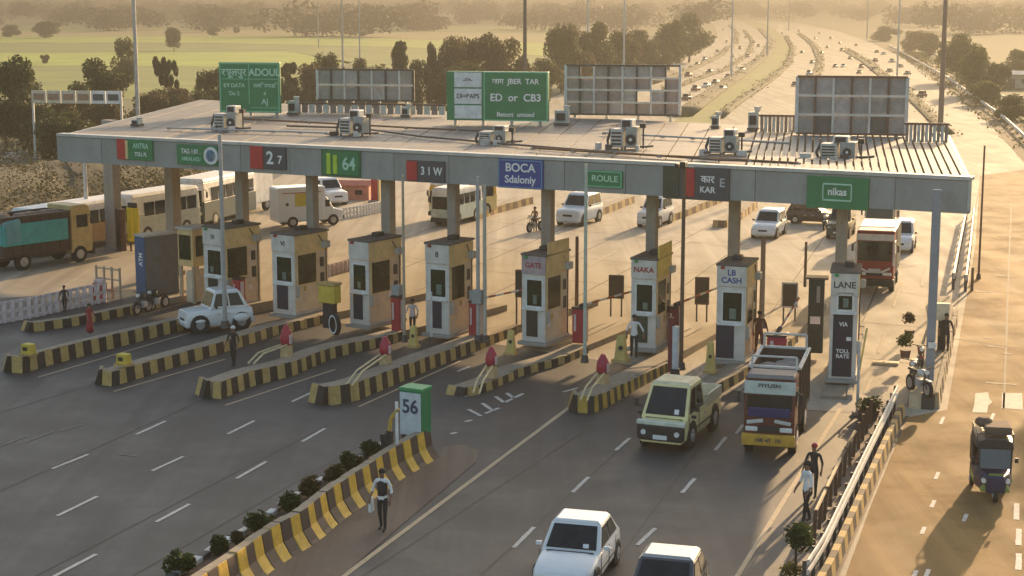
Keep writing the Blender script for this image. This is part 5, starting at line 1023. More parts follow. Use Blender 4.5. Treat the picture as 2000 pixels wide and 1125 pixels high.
for i, (x, y, lab) in enumerate([(1768, 700, 'dark leafy plant in a pot against the left side of the steel column island'), (1776, 660, 'reddish potted plant farther back on the steel column island')]):
    sbp = thing('potted_plant', lab, 'potted plant', P(x, y, .4)); m = MB(); rr = random.Random(i)
    for k in range(6): leaf_blob(m, (rr.uniform(-.15, .15), rr.uniform(-.15, .15), .65 + rr.uniform(-.2, .25)), (.2, .2, .22), 60, .07, rr)
    m.build('foliage', [LEAF_SHRUB, LEAF_RED][i], sbp); MB().cyl((0, 0, 0), (0, 0, .34), .16, .22, 10).build('pot', mat('clay_pot', (.14, .08, .06)), sbp)
# ------------------------------------------------------------------ signs on the fascia
def fsign(name, label, x0, x1, y0, y1, m, parts=(), out=.10, border=None):
    cx = (x0 + x1) / 2; c = fascia_pt(cx, (y0 + y1) / 2, out); t_ = fascia_pt(cx, y0, out); b_ = fascia_pt(cx, y1, out); l = fascia_pt(x0, (y0 + y1) / 2, out); r = fascia_pt(x1, (y0 + y1) / 2, out)
    w, h_ = (r - l).length, t_.z - b_.z; t = thing(name, label, 'sign', c); t.rotation_euler = (0, 0, FRZ)
    bo = MB().box((0, .05, 0), (w, .12, h_)).build('board', m, t, bevel=.01)
    if border: 
        q = [Vector((-w / 2, -.011, -h_ / 2)), Vector((w / 2, -.011, -h_ / 2)), Vector((w / 2, -.011, h_ / 2)), Vector((-w / 2, -.011, h_ / 2))]; face_panel  # frame
        mm = MB(); frame_panel(mm, q, .01, .99, .02, .98, .05, .012); mm.build('border', border, t)
    for pt in parts:
        k = pt[0]
        if k == 't': text(pt[1], pt[2] * h_, pt[3], t, (pt[4] * w, -.022, pt[5] * h_), sx=pt[6] if len(pt) > 6 else 1)
        if k == 'b': MB().box((pt[2] * w, -.03, pt[3] * h_), (pt[4] * w, .05, pt[5] * h_)).build(pt[1], pt[6], t, bevel=.008)
        if k == 'c': MB().cyl((pt[2] * w, -.012, pt[3] * h_), (pt[2] * w, -.05, pt[3] * h_), pt[4] * h_, pt[4] * h_, 20).build(pt[1], pt[5], t)
    return t
REDS = mat('bright_red_sheet', (.50, .025, .03), .45, grime=.1); LIME = mat('lime_bar', (.45, .62, .04), .5); SLT = mat('pale_slate_lettering', (.42, .44, .46), .5)
fsign('lane_sign', 'green lane sign with a red and cream emblem, leftmost on the canopy fascia', 231, 300, 272, 312, GREEN, [('b', 'emblem', -.36, 0, .24, 1.0, REDS), ('b', 'emblem_stripe', -.21, -.02, .07, .9, mat('cream_stripe', (.7, .55, .25), .5)), ('t', 'ANTRA', .36, LETG, .18, .18, .8), ('t', 'TOLL PL', .26, LETT, .18, -.22, .8)])
fsign('lane_sign', 'green lane sign with a round white and blue emblem on the left of the fascia', 348, 426, 283, 322, GREEN, [('t', 'TAG 1:01 .', .34, LETT, -.14, .16, .8), ('t', 'AMRALAGU', .28, LETG, -.14, -.22, .8), ('c', 'emblem', .36, 0, .44, WHITE), ('c', 'emblem_core', .36, 0, .30, mat('sky_blue_sheet', (.08, .26, .42), .5)), ('t', '0', .5, LETT, .36, 0)])
fsign('lane_sign', 'red and slate lane sign reading 2 7 above the second booth', 492, 560, 286, 330, SLATE, [('b', 'red_panel', -.32, 0, .36, 1., REDS), ('t', '2', .78, LETT, .06, -.02), ('t', '7', .5, LETT, .34, -.08)])
fsign('lane_sign', 'green lane sign with two lime bars and pale numerals', 630, 705, 292, 344, GREEN, [('b', 'lime_bar', -.30, -.04, .10, .78, LIME), ('b', 'lime_bar', -.13, -.06, .10, .70, LIME), ('t', '64', .66, LETG, .22, -.04, .9)], border=mat('dark_green_border', (.01, .11, .04), .5))
fsign('lane_sign', 'red lettered lane sign on dark cladding left of the blue sign', 797, 870, 314, 356, SLATE, [('b', 'red_panel', -.36, .02, .28, .9, REDS), ('t', '3 1 W', .52, LETT, .16, .02, .85)])
fsign('information_sign', 'blue information sign with two lines of white writing in the middle of the fascia', 975, 1062, 311, 368, BLUE, [('t', 'BOCA', .40, LETT, 0, .2, 1.05), ('t', 'Sdaloniy', .36, LETT, 0, -.2, 1.0)], border=mat('light_blue_border', (.10, .25, .42), .5))
fsign('lane_sign', 'thin green framed sign beside the greenish white pole', 1147, 1217, 333, 366, GREEN, [('t', 'ROULE', .5, LETG, .02, .02, 1.1)], border=GREENL)
fsign('lane_sign', 'slate lane sign with a tall red panel and white writing, right of centre', 1297, 1425, 326, 390, SLATE, [('b', 'dark_panel', -.38, 0, .24, 1.0, mat('dark_olive_panel', (.035, .05, .035), .5)), ('b', 'red_panel', -.09, .03, .14, .86, REDS), ('t', 'कार', .30, LETT, .18, .14), ('t', 'KAR', .26, LETT, .18, -.18), ('t', 'E', .36, SLT, .40, .05)])
fsign('exit_lane_sign', 'large green sign with a small white framed word near the right end of the fascia', 1577, 1697, 345, 408, GREEN, [('b', 'frame_bar', 0, .27, .46, .05, LETG), ('b', 'frame_bar', 0, -.23, .46, .05, LETG), ('b', 'frame_bar', -.23, .02, .018, .46, LETG), ('b', 'frame_bar', .23, .02, .018, .46, LETG), ('t', 'nikas', .32, LETT, 0, .03, .95)])
for x in (600, 1183, 930): pass
# ------------------------------------------------------------------ on the roof
def rfr(px, py, az=14, z=ZT): return P(px, py, z), az
def roof_unit(label, px, py, wpx, hpx, v=0):
    wpx *= .76; hpx *= .76; p = P(px, py, ZT - .06); s = scale_at(p); w, h_ = wpx / s, hpx / s; t = thing('rooftop_cooler', label, 'cooling unit', p, 20, 'cooling units on the canopy roof'); rr = random.Random(v)
    a = MB().box((-w * .25, 0, h_ * .38), (w * .46, .8, h_ * .66)).build('casing', mat('dirty_white_casing', (.52, .51, .46), .6, grime=.6, scale=4), t, bevel=.03)
    for k in range(4): MB().box((-w * .25, -.41, h_ * (.18 + k * .13)), (w * .36, .04, h_ * .06)).build('louvre', BPLAS, a)
    b = MB().box((w * .26, .1, h_ * .42), (w * .42, .8, h_ * .74)).build('casing', mat('dirty_grey_casing', (.34, .35, .32), .6, grime=.6, scale=4), t, bevel=.03)
    MB().cyl((w * .26, -.31, h_ * .34), (w * .26, -.36, h_ * .34), min(w, h_) * .19, min(w, h_) * .19, 16).build('fan', BPLAS, b); MB().cyl((w * .26, -.35, h_ * .34), (w * .26, -.38, h_ * .34), min(w, h_) * .06, min(w, h_) * .06, 8).build('fan_hub', WHITE, b)
    c = MB().box((w * (.05 if v % 2 else .2), .15, h_ * .88), (w * .42, .6, h_ * .32)).build('upper_casing', PSTEEL, t, bevel=.03); MB().box((w * (.05 if v % 2 else .2), -.16, h_ * .88), (w * .30, .05, h_ * .24)).build('opening', BPLAS, c)
    for x in (-.46, -.05, .05, .46): MB().box((x * w, -.3, h_ * .04), (.08, .08, h_ * .12)).build('foot', DSTEEL, t)
    for q in range(3):
        a = rr.uniform(-.9, .9) * w; MB().box((a, rr.uniform(-.9, -.5), .1), (rr.uniform(.15, .45), rr.uniform(.12, .3), rr.uniform(.1, .32)), rz=rr.uniform(0, 2)).build('loose_box', [DSTEEL, PSTEEL, mat('dirty_white_casing', (.52, .51, .46))][q], t)
    MB().cyl((w * .6, .2, 0), (w * .6, .2, h_ * .8), .04, .04, 6).build('stand_pipe', DSTEEL, t); MB().box((w * .6, .15, h_ * .82), (.25, .2, .2)).build('flood_lamp', BPLAS, t)
    MB().tube([(w * .5, -.2, .1), (w * .72, -.3, .12), (w * .95, .2, .12)], .05).build('pipe', DSTEEL, t); MB().tube([(-w * .48, -.3, h_ * .7), (-w * .58, -.4, h_ * .3), (-w * .5, -.5, .03)], .06).build('pipe', BPLAS, t)
for i, (x, y, w, h_, lab) in enumerate([(446, 254, 62, 60, 'white rooftop cooling unit in front of the small green board, leftmost on the roof'), (692, 264, 66, 62, 'rooftop cooling unit below the grey hoarding left of centre'), (966, 280, 74, 44, 'low rooftop cooling unit under the big green board'), (1222, 290, 72, 72, 'largest rooftop cooling unit with a screen-like opening, right of the big green board'),
      (1414, 300, 72, 60, 'rooftop cooling unit with pale pipes left of the large hoarding'), (1638, 310, 92, 56, 'wide rooftop cooling unit where the open battens begin')]): roof_unit(lab, x, y, w, h_, i)
def small_unit(label, px, py, wpx, hpx):
    p = P(px, py, ZT - .06); s = scale_at(p); w, h_ = wpx / s, hpx / s; t = thing('roof_vent', label, 'roof vent', p, 15, 'small vents along the rear roof edge')
    MB().box((0, 0, h_ * .45), (w * .6, .5, h_ * .7)).build('casing', mat('grey_cooler_casing', (.40, .42, .39)), t, bevel=.03); MB().box((-.02, -.26, h_ * .45), (w * .4, .04, h_ * .4)).build('opening', BPLAS, t); MB().cyl((w * .2, 0, h_ * .8), (w * .2, 0, h_ * 1.05), .12, .2, 8).build('cowl', PSTEEL, t); MB().box((0, 0, .06), (w * .7, .6, .12)).build('foot', DSTEEL, t)
for x, y, w, h_, lab in [(574, 224, 30, 34, 'small roof vent between the small green board and the grey hoarding'), (794, 228, 26, 24, 'small roof vent at the right foot of the grey hoarding'), (1098, 244, 44, 36, 'pair-like roof vent beside the right edge of the big green board'), (1472, 254, 34, 44, 'upright roof vent left of the large square hoarding'), (1398, 250, 24, 30, 'small roof vent under the lattice hoarding corner'), (1612, 262, 22, 24, 'tiny dark roof vent before the large square hoarding'), (268, 246, 26, 16, 'low dark roof vent near the left roof corner')]: small_unit(lab, x, y, w, h_)
m_ = thing('roof_cable_run', 'thin dark cable run lying across the middle of the roof', 'cable', P(820, 262, ZT), 0); p0 = P(820, 262, ZT)
MB().tube([P(x, y, ZT + .03) - p0 for x, y in ((560, 246), (700, 250), (820, 266), (1000, 282), (1180, 296), (1400, 312), (1560, 318))], .05).build('cable', DSTEEL, m_)
def board(name, label, x0, x1, y0, y1, z=ZT, az=12, depth=.25, legs=.3, m=GREEN):
    cx = (x0 + x1) / 2; p = P(cx, y1, z); s = scale_at(p); w = (x1 - x0) / s / math.cos(R(az - math.degrees(math.atan2(p.x, p.y)))); h_ = zat(p, y0) - z; t = thing(name, label, 'sign' if m else 'hoarding', p, az)
    return t, w, h_
def bfoot(t, w, n, base=ZT, l=.55): 
    for i in range(n): MB().box((lerp(-w * .42, w * .42, i / (n - 1)), .2, -l / 2 + .1), (.14, .14, l + .2)).build('leg', STEEL, t)
t, w, h_ = board('direction_board', 'small green direction board with six blocks of white writing, left on the roof', 430, 547, 122, 220, ZT + .1, 12)
MB().box((0, .1, h_ / 2), (w, .2, h_)).build('board', GREEN, t, bevel=.02); q = [Vector((-w / 2, -.002, 0)), Vector((w / 2, -.002, 0)), Vector((w / 2, -.002, h_)), Vector((-w / 2, -.002, h_))]; frame_panel(mm := MB(), q, .01, .99, .01, .99, .07, .02); mm.build('border', GREENL, t)
MB().box((-.02, -.012, h_ * .58), (.05, .02, h_ * .8)).build('divider', GREENL, t); MB().box((0, -.012, h_ * .67), (w * .92, .02, .04)).build('divider', GREENL, t)
for s, a, b, c, d in ((-.25, 'रसूलपुर', 'इस DATA', 'Du 2', ''), (.25, 'ADOUL', 'ललि समाडि', '4', 'AJ')):
    text(a, h_ * .20, LETG, t, (s * w, -.025, h_ * .80), sx=.95); text(b, h_ * .11, LETG, t, (s * w, -.025, h_ * .54)); text(c, h_ * .11, LETG, t, (s * w, -.025, h_ * .38))
    if d: text(d, h_ * .16, LETG, t, (s * w, -.025, h_ * .22)); MB().box((s * w * .98, -.012, h_ * .1), (w * .44, .02, .04)).build('divider', GREENL, t)
bfoot(t, w, 3)
t, w, h_ = board('direction_board', 'big green direction board with a white left panel in the middle of the roof', 872, 1069, 140, 236, ZT + .15, 12)
MB().box((0, .22, h_ / 2), (w, .44, h_)).build('board', GREEN, t, bevel=.02)
for i, (z0, z1, tx) in enumerate([(.68, .98, '-=•-'), (.34, .65, 'DI=PAPS'), (.04, .31, '')]): o = MB().box((-w * .285, -.03, h_ * (z0 + z1) / 2), (w * .27, .05, h_ * (z1 - z0))).build('white_panel', mat('white_board_panel', (.66, .68, .66), .5, grime=.15), t); tx and text(tx, h_ * .13, SLATE, o, (-w * .285, -.06, h_ * (z0 + z1) / 2))
q = [Vector((-w * .13, -.002, 0)), Vector((w / 2, -.002, 0)), Vector((w / 2, -.002, h_)), Vector((-w * .13, -.002, h_))]; frame_panel(mm := MB(), q, .0, 1., .0, 1., .06, .02); mm.build('border', GREENL, t)
for tx, z, sz in (('जाग  JBER  TAR', .80, .15), ('ED  or  CB3', .47, .21), ('Besuct  umoed', .13, .13)): text(tx, h_ * sz, LETT, t, (w * .185, -.03, h_ * z), sx=1.0)
bfoot(t, w, 4)
HB = mat('grey_hoarding_sheet', (.30, .28, .26), .7, grime=.5, scale=1.5); HBL = mat('pale_hoarding_sheet', (.42, .38, .36), .7, grime=.5, scale=1.5)
def hoarding(label, x0, x1, y0, y1, nx, nz, z=ZT + .1, az=12, sheet_m=HB, bar=DSTEEL, posts=False, open_=0.0):
    t, w, h_ = board('hoarding', label, x0, x1, y0, y1, z, az, m=None); rr = random.Random(nx)
    for i in range(nx):
        for j in range(nz):
            if rr.random() < open_: continue
            MB().box((-w / 2 + w * (i + .5) / nx, .12 + rr.uniform(-.01, .02), h_ * (j + .5) / nz), (w / nx * .94, .04, h_ / nz * .92)).build('sheet_panel', sheet_m if rr.random() < .75 else (HBL if rr.random() < .7 else mat('dark_hoarding_sheet', (.12, .11, .10), .7, grime=.3)), t)
    for i in range(nx + 1): MB().box((-w / 2 + w * i / nx, .04, h_ / 2), (.10 if i not in (0, nx) else .16, .1, h_)).build('upright', bar if i % 2 else PSTEEL, t)
    for j in range(nz + 1): MB().box((0, .0 if j % 2 else .02, h_ * j / nz), (w, .07, .10)).build('crossbar', bar if j in (0, nz) else PSTEEL, t)
    bfoot(t, w, 4, l=.6)
hoarding('grey panelled back of a hoarding left of the big green board', 620, 806, 136, 196, 7, 2, ZT + .55)
hoarding('wide lattice hoarding frame with pinkish lower panels right of the big green board', 1104, 1326, 128, 224, 8, 4, ZT + .1, sheet_m=mat('pinkish_hoarding_sheet', (.34, .27, .24), .7, grime=.5), open_=.12)
hoarding('large square hoarding back with brown frame at the right end of the roof', 1556, 1766, 150, 262, 6, 3, ZT + .1, bar=mat('brown_frame', (.14, .085, .06), .7, grime=.3))
def parapet(label, x0, x1, y0, y1, n):
    t, w, h_ = board('parapet_screen', label, x0, x1, y0, y1, ZT + .03, 14, m=None)
    for i in range(n): MB().box((-w / 2 + w * (i + .5) / n, 0, h_ / 2), (w / n * .8, .06, h_)).build('slat', CAP if i % 2 else mat('brownish_slat', (.24, .19, .16), .7, grime=.4), t)
    MB().box((0, 0, h_), (w + .1, .12, .1)).build('top_rail', mat('brown_frame', (.14, .085, .06)), t)
parapet('slatted screen on the roof left of the large square hoarding', 1484, 1554, 226, 258, 9); parapet('slatted screen on the roof right of the large square hoarding', 1768, 1850, 242, 278, 11)
# sign gantry on the left
gt = thing('sign_gantry', 'long pale sign gantry on two thin posts among the trees at the left', 'sign gantry', P(155, 335), 10); p = P(155, 335); s = scale_at(p); z0, z1 = zat(p, 202), zat(p, 177); w = 184 / s
for i in range(6): MB().box((-w / 2 + w * (i + .5) / 6, 0, (z0 + z1) / 2), (w / 6 * .96, .15, z1 - z0)).build('sign_panel', [mat('cream_gantry_panel', (.62, .55, .42), .6, grime=.35), WHITE][i > 3], gt); MB().box((-w / 2 + w * (i + .5) / 6, -.09, (z0 + z1) / 2), (w / 6 * .7, .04, (z1 - z0) * .5)).build('print_band', mat('brown_print', (.34, .20, .13), .7, grime=.5) if i < 4 else SLATE, gt)
for x in (-.495, .495): MB().box((x * w, .1, z1 / 2), (.16, .16, z1)).build('post', PSTEEL, gt)
# lighting masts
for i, (x, yb, r, m, lab) in enumerate([(272, 300, 4.5, STEEL, 'tall grey lighting mast behind the left end of the canopy'), (1025, 236, 4.5, DSTEEL, 'tall dark lighting mast behind the big green board'), (1836, 262, 5.5, mat('brown_mast', (.17, .12, .09), .6), 'tall brown lighting mast behind the right end of the canopy'), (1147, 165, 2.2, PSTEEL, 'pale thin mast in front of the hazy trees, left one'), (1218, 165, 2.2, PSTEEL, 'pale thin mast rising above the lattice hoarding'),
    (1428, 155, 2., PSTEEL, 'thin mast standing in the left carriageway lanes'), (1498, 110, 1.6, STEEL, 'thin mast on the bend of the grass median'), (670, 150, 2.2, STEEL, 'thin mast over the grey hoarding, nearer one'), (703, 130, 1.6, STEEL, 'thin mast over the grey hoarding, farther one'), (622, 92, 1.2, STEEL, 'faint mast alone in the green fields'), (1752, 150, 2., PSTEEL, 'thin mast beside the right carriageway near the big hoarding'), (1693, 75, 1.3, STEEL, 'faint mast far along the right carriageway'), (1540, 60, 1.0, STEEL, 'faint mast farthest along the bend')]):
    p = P(x, yb); rr_ = r / scale_at(p); H = max(22.0 - .1 * i, zat(p, -20)) if p.y < 400 else 22; t = thing('lighting_mast', lab, 'lighting mast', p, 15, 'lighting masts along the road')
    MB().cyl((0, 0, 0), (0, 0, H), rr_, rr_ * .6, 10).build('shaft', m, t); MB().tube([(0, 0, H), (-.7, 0, H + .3), (-1.6, 0, H + .35)], .06).build('arm', m, t); MB().box((-1.9, 0, H + .33), (.8, .3, .14)).build('lamp_head', DSTEEL, t, bevel=.03)

parapet('low slatted screen along the rear roof edge below the grey hoarding', 560, 868, 203, 222, 22)

rr = random.Random(21)
for i, (a, b, lab) in enumerate([((430, 232), (1000, 262), 'rusty pipe run along the rear half of the roof'), ((330, 252), (640, 262), 'grey conduit along the left front of the roof'), ((1040, 292), (1560, 322), 'dark conduit along the front edge of the roof on the right'), ((1180, 262), (1540, 282), 'rusty pipe run between the coolers on the right of the roof')]):
    q0 = P(*a, ZT); t = thing('roof_pipe', lab, 'pipe', q0); ps_ = [lerp(q0, P(*b, ZT), k / 6) - q0 + Vector((0, rr.uniform(-.15, .15), .06)) for k in range(7)]; MB().tube(ps_, .05).build('pipe', [mat('rusty_post', (.16, .08, .04)), STEEL][i % 2], t)
    m = MB()
    for p_ in ps_: m.box(p_ - Vector((0, 0, .03)), (.2, .14, .1))
    tag(m.build('pipe_blocks', CONC, t), kind='stuff')
# ------------------------------------------------------------------ trees
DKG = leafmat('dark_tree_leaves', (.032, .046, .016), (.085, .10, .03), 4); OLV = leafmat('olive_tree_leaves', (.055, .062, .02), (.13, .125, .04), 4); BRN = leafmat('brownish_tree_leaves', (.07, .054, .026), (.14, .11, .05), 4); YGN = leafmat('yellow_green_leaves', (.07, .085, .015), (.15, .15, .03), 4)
def crown_mesh(seed, kind, n, size):
    rr = random.Random(seed); m = MB()
    if kind == 'round':
        for k in range(24):
            a = rr.uniform(0, 6.28); z = rr.uniform(.25, .84); q = .36 * math.sqrt(rr.random()) * (1.12 - abs(z - .5) * 1.2)
            leaf_blob(m, (math.cos(a) * q, math.sin(a) * q, z), (.21, .21, .15), n // 24, size, rr)
    elif kind == 'tall':
        for k in range(14):
            z = .2 + .75 * k / 14; q = .28 * (1 - abs(z - .5) * 1.1); a = rr.uniform(0, 6.28); leaf_blob(m, (math.cos(a) * q, math.sin(a) * q, z), (.22, .22, .1), n // 14, size, rr)
    elif kind == 'sparse':
        for k in range(9):
            a = rr.uniform(0, 6.28); q = rr.uniform(.1, .4); leaf_blob(m, (math.cos(a) * q, math.sin(a) * q, rr.uniform(.55, .95)), (.14, .14, .09), n // 14, size, rr)
    else:
        for k in range(14): a = rr.uniform(0, 6.28); q = rr.uniform(0, .36); leaf_blob(m, (math.cos(a) * q, math.sin(a) * q, rr.uniform(.15, .75)), (.22, .22, .2), n // 14, size, rr)
    return m
def trunk_mesh(seed, top=.6):
    rr = random.Random(seed); m = MB(); m.cyl((0, 0, -.02), (.01, 0, top * .6), .035, .022, 7)
    for k in range(5): a = rr.uniform(0, 6.28); z = top * rr.uniform(.35, .6); m.cyl((.01, 0, z), (math.cos(a) * .26, math.sin(a) * .26, z + rr.uniform(.15, .3)), .016, .006, 5)
    return m.mesh('trunk', BARK)
CM = {}
def crown(kind, v, leaf, n=7000, size=.032):
    key = (kind, v, leaf.name)
    if key not in CM: CM[key] = (crown_mesh(v * 31 + len(kind), kind, n, size).mesh('crown', leaf), trunk_mesh(v))
    return CM[key]
def tree(label, x, yb, yt, w, leaf=DKG, kind='round', v=0, name='tree', cat='tree', group=None, n=7000, size=.032):
    p = P(x, yb, -.05); H = zat(p, yt); W = w / scale_at(p); c, tk = crown(kind, v, leaf, n, size); t = thing(name, label, cat, p, (x * 7) % 360, group)
    k = W / .95; link('crown', c, t, (0, 0, 0), (0, 0, 0), (k, k, H)); link('trunk', tk, t, (0, 0, 0), (0, 0, 0), (k * .8, k * .8, H)); return t
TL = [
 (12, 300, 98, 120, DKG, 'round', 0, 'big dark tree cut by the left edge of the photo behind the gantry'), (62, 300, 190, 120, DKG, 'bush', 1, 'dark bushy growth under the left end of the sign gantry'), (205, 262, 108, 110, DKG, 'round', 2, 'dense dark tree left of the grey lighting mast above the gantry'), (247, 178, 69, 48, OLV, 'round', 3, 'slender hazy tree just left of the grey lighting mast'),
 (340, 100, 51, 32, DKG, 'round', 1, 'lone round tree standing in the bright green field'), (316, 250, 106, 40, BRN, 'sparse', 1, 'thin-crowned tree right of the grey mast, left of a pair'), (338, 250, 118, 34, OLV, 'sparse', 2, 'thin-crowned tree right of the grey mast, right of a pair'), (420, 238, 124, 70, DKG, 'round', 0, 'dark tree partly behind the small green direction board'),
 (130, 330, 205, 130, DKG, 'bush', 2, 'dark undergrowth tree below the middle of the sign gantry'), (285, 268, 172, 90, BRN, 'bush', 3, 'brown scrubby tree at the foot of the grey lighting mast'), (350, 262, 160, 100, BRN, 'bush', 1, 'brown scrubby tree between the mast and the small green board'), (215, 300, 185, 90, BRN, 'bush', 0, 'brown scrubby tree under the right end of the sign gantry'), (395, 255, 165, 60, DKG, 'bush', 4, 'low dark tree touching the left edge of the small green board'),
 (575, 232, 118, 50, DKG, 'sparse', 3, 'thin dark tree just right of the small green board'), (600, 235, 112, 70, BRN, 'bush', 3, 'brown bushy tree left of the grey hoarding'), (642, 225, 97, 56, DKG, 'round', 1, 'dark rounded tree above the left part of the grey hoarding'), (710, 225, 108, 56, OLV, 'round', 2, 'rounded tree above the middle of the grey hoarding'), (775, 228, 78, 56, DKG, 'tall', 1, 'tall dark tree above the right end of the grey hoarding'), (812, 230, 106, 50, OLV, 'bush', 0, 'low tree at the right end of the grey hoarding'),
 (842, 230, 80, 28, BRN, 'tall', 2, 'narrow tree left of the big brownish grove'), (885, 225, 66, 84, BRN, 'round', 3, 'large brownish tree forming the left side of the grove behind the green board'), (935, 220, 56, 92, BRN, 'round', 0, 'highest brownish tree in the grove behind the green board'), (985, 218, 60, 84, BRN, 'round', 4, 'brownish tree forming the right side of the grove, beside the dark mast'), (905, 230, 110, 120, OLV, 'bush', 2, 'wide olive undergrowth below the brownish grove'),
 (1096, 180, 40, 74, OLV, 'round', 1, 'hazy olive tree above the left end of the lattice hoarding'), (1065, 200, 104, 70, OLV, 'bush', 1, 'low hazy olive tree right of the dark mast'), (1160, 172, 38, 78, OLV, 'round', 2, 'hazy olive tree behind the left pale mast'), (1205, 162, 50, 70, OLV, 'bush', 3, 'hazy bushy tree behind the second pale mast'), (1252, 145, 48, 70, OLV, 'round', 4, 'hazy olive tree left of the tall roadside trees'), (1306, 138, 34, 76, OLV, 'round', 0, 'tall hazy roadside tree, left one beside the curve'), (1346, 122, 22, 84, OLV, 'round', 3, 'tallest hazy roadside tree at the inside of the curve'), (1130, 180, 90, 90, BRN, 'bush', 4, 'brown bushy growth low behind the lattice hoarding'),
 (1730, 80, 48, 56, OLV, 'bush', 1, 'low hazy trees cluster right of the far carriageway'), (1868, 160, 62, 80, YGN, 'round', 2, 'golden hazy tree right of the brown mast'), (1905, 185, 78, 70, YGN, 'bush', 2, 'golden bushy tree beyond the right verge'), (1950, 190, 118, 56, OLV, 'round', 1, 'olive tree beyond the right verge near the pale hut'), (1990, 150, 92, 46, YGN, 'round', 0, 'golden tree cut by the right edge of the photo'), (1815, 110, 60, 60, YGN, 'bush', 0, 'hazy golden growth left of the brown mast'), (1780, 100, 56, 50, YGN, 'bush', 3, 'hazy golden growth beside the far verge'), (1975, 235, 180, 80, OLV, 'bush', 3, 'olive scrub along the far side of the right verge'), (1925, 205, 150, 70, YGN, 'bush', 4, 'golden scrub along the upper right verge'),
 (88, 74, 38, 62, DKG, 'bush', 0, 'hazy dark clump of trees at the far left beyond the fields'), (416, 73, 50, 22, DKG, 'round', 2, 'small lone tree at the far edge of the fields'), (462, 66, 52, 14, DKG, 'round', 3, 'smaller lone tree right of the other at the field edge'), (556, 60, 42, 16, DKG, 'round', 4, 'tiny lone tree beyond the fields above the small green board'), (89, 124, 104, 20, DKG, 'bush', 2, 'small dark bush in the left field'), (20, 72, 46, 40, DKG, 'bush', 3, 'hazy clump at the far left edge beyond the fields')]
TL += [(500, 240, 132, 80, OLV, 'bush', 0, 'low olive tree behind the small green board, left part'), (545, 236, 140, 70, DKG, 'bush', 1, 'low dark tree peeping out right of the small green board'), (668, 228, 122, 70, BRN, 'bush', 2, 'brown bushy tree right above the middle of the grey hoarding'), (740, 228, 118, 60, OLV, 'bush', 3, 'low olive tree before the tall dark one at the grey hoarding'),
 (860, 226, 100, 70, BRN, 'bush', 0, 'brown bush between the narrow tree and the brownish grove'), (1020, 215, 100, 60, BRN, 'bush', 3, 'low brown bush at the foot of the dark mast'), (45, 262, 140, 90, DKG, 'bush', 0, 'dark bushy tree right of the big one at the left edge'), (110, 290, 175, 100, BRN, 'bush', 4, 'brown scrubby tree behind the middle of the sign gantry'), (165, 280, 150, 80, DKG, 'bush', 3, 'dark bushy tree behind the right half of the sign gantry'), (310, 262, 165, 80, DKG, 'bush', 2, 'dark bush right behind the grey lighting mast'), (640, 232, 128, 80, DKG, 'bush', 4, 'dark bush low behind the grey hoarding'),
 (1285, 142, 70, 60, OLV, 'bush', 1, 'hazy bush between the roadside trees at the curve'), (1225, 160, 70, 60, BRN, 'bush', 0, 'hazy brown bush under the second pale mast')]
for i, (x, yb, yt, w, lf, kd, v, lab) in enumerate(TL): tree(lab, x, yb, yt, w, lf, kd, v)
# roadside trees standing beyond the right edge of the view; their evening shade falls over the service road
for i, (x, y, h_, w) in enumerate([(37.2, 92, 13.5, 8), (43, 99, 14, 9), (37.5, 82, 11, 7), (49, 110, 14.5, 9), (54, 122, 14, 9)]):
    c, tk = crown('round', i % 4, DKG); t = thing('tree', ['tall roadside tree nearest the service road beyond the right edge', 'broad roadside tree second back beyond the right edge', 'lower roadside tree beside the tall one beyond the right edge', 'tall roadside tree third back beyond the right edge', 'roadside tree farthest back beyond the right edge'][i], 'tree', (x, y, -.05), i * 70)
    link('crown', c, t, (0, 0, -.1 * h_), (0, 0, 0), (w, w, h_ * 1.1)); link('trunk', tk, t, (0, 0, 0), (0, 0, 0), (w * .8, w * .8, h_))
# the far tree belt along the horizon: one mass nobody could count
rr = random.Random(11); m = MB()
for k in range(260):
    x = rr.uniform(-250, 2250); d = rr.uniform(700, 2300); p = Vector(((x - 1000) / 3347 * d, d, 0)); hgt = rr.uniform(7, 13) + d * .0028
    if 1360 < x < 1760 and d < 1300: continue
    for j in range(4): leaf_blob(m, p + Vector((rr.uniform(-12, 12), rr.uniform(-5, 5), hgt * rr.uniform(.25, .75))), (9, 5, hgt * .35), 190, 1.05, rr, mi=0)
tag(m.build('distant_treeline', leafmat('far_tree_leaves', (.03, .035, .015), (.07, .065, .03), .05)), kind='stuff')
# field edges, dry grass and litter at the left, verge scrub
m = MB()
for k in range(2600):
    x, y = rr.uniform(-30, 420), rr.uniform(250, 430); p = P(x, y); leaf_blob(m, p + Vector((0, 0, rr.choice((.2, .6, 1.2, 1.9)))), (.9, .9, .45), 9, .12, rr)
tag(m.build('dry_undergrowth', leafmat('dry_leaves', (.045, .045, .016), (.10, .085, .03), .3)), kind='stuff')
m = MB()
for pts, w, hh in RIDGES:
    for k in range(420):
        p = pts[rr.randrange(40)] + Vector((rr.uniform(-.5, .5), rr.uniform(-4, 4), rr.uniform(0, hh + .35))); ww = w[0] if isinstance(w, tuple) else w; leaf_blob(m, p + Vector((rr.uniform(-.3, .3) * ww, 0, 0)), (.5, .5, .3), 4, .16, rr)
tag(m.build('median_undergrowth', leafmat('median_leaves', (.06, .07, .015), (.12, .12, .03), .6)), kind='stuff')
m = MB(); PAL = [mat('pale_rubble', (.5, .45, .4), .9), mat('brick_rubble', (.30, .16, .12), .9), mat('grey_rubble', (.25, .24, .23), .9)]
for k in range(160):
    x, y = rr.uniform(-20, 150), rr.uniform(290, 372); p = P(x, y, .2); s = rr.uniform(.2, .8); m.box(p, (s, s * rr.uniform(.5, 1.2), s * rr.uniform(.4, 1.1)), rr.randrange(3), rz=rr.uniform(0, 3))
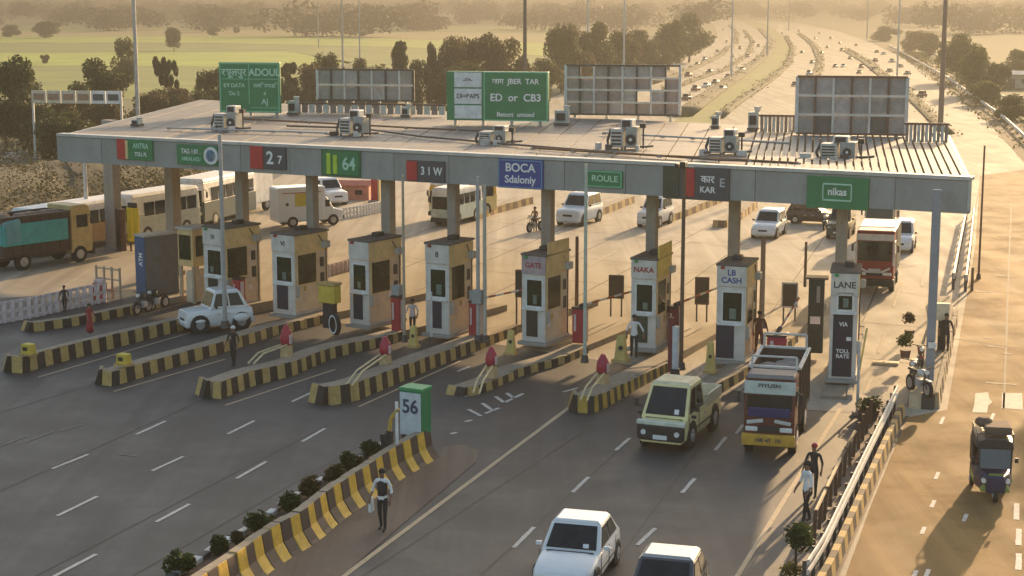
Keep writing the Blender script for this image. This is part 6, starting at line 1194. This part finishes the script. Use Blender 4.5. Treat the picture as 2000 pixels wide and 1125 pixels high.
tag(m.build('roadside_rubble', PAL), kind='stuff')
m = MB()
for k in range(1200):
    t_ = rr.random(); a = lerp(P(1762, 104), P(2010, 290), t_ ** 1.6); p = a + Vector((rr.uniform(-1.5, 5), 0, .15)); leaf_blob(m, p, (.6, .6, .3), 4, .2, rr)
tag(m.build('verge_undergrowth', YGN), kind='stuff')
for ln, lab, z in [([(1735, 92), (1850, 158), (1960, 240), (2040, 318)], 'pale metal guard rail along the near side of the right verge', .8), ([(1790, 92), (1880, 142), (2010, 236), (2060, 280)], 'pale metal guard rail along the far side of the right verge', .9)]:
    pts = [P(*p) for p in ln]; t = thing('guard_rail', lab, 'guard rail', pts[0]); q = resample([p - pts[0] for p in pts], 60)
    m = MB(); m.loft([[p + Vector((0, 0, z - .35)), p + Vector((0, 0, z)), p + Vector((.15, 0, z)), p + Vector((.15, 0, z - .35))] for p in q]); m.build('rail_beam', PSTEEL, t)
    m = MB()
    for p in q: m.box(p + Vector((.2, 0, .4)), (.15, .15, .8))
    tag(m.build('posts', DSTEEL, t), kind='stuff')
def hut(label, x, yb, yt, wpx, m1, m2, az=10):
    p = P(x, yb); H = zat(p, yt); w = wpx / scale_at(p); t = thing('hut', label, 'hut', p, az)
    MB().box((0, 0, H * .4), (w, w * .7, H * .8)).build('walls', m1, t); MB().loft([[Vector((xx, -w * .45, H * .8)) for xx in (-w * .56, w * .56)] + [Vector((w * .56, 0, H)), Vector((-w * .56, 0, H))], [Vector((xx, w * .45, H * .8 - .02)) for xx in (-w * .56, w * .56)] + [Vector((w * .56, .05, H)), Vector((-w * .56, .05, H))]]).build('roof', m2, t)
    MB().box((-w * .2, -w * .355, H * .28), (w * .22, .05, H * .52)).build('door', DSTEEL, t); MB().box((w * .22, -w * .355, H * .42), (w * .2, .05, H * .24)).build('window', GLASS, t)
hut('pale hut half hidden at the right edge beyond the verge', 1985, 172, 138, 60, mat('cream_plaster', (.5, .42, .3), .9, grime=.3), CAP)
hut('small white-walled hut among the hazy roadside trees', 1288, 130, 66 + 40, 30, WHITE, CAP); hut('low shed with red roof far behind the white picket railing', 690, 388, 352, 70, mat('pale_red_plaster', (.45, .22, .17), .9, grime=.4), mat('red_roof_sheet', (.36, .06, .04), .7, grime=.3), 5)
rp = thing('red_pillar', 'red and cream upright pillar beyond the booths beside the third column', 'pillar', P(733, 396), 20); H = zat(P(733, 396), 350); MB().box((0, 0, H / 2), (.5, .4, H)).build('shaft', RED, rp, bevel=.03); MB().box((0, 0, .1), (.8, .7, .2)).build('foot', CONC, rp); MB().box((.34, 0, H / 2), (.14, .3, H)).build('side_stripe', mat('cream_stripe', (.7, .55, .25)), rp)
# ------------------------------------------------------------------ haze
mb = MB(); mb.box((0, 2268, 11.3), (5240, 4700, 25.4)); hz = mb.build('haze', None)
hz.data.materials.clear(); hm = bpy.data.materials.new('haze_air'); hm.use_nodes = True; n = hm.node_tree; n.nodes.clear()
o_ = n.nodes.new('ShaderNodeOutputMaterial'); pv = n.nodes.new('ShaderNodeVolumePrincipled')
pv.inputs['Density'].default_value = HAZE_DENSITY; pv.inputs['Color'].default_value = HAZE_COLOR; pv.inputs['Anisotropy'].default_value = HAZE_ANISO
n.links.new(pv.outputs[0], o_.inputs['Volume']); hz.data.materials.append(hm); tag(hz, kind='stuff')
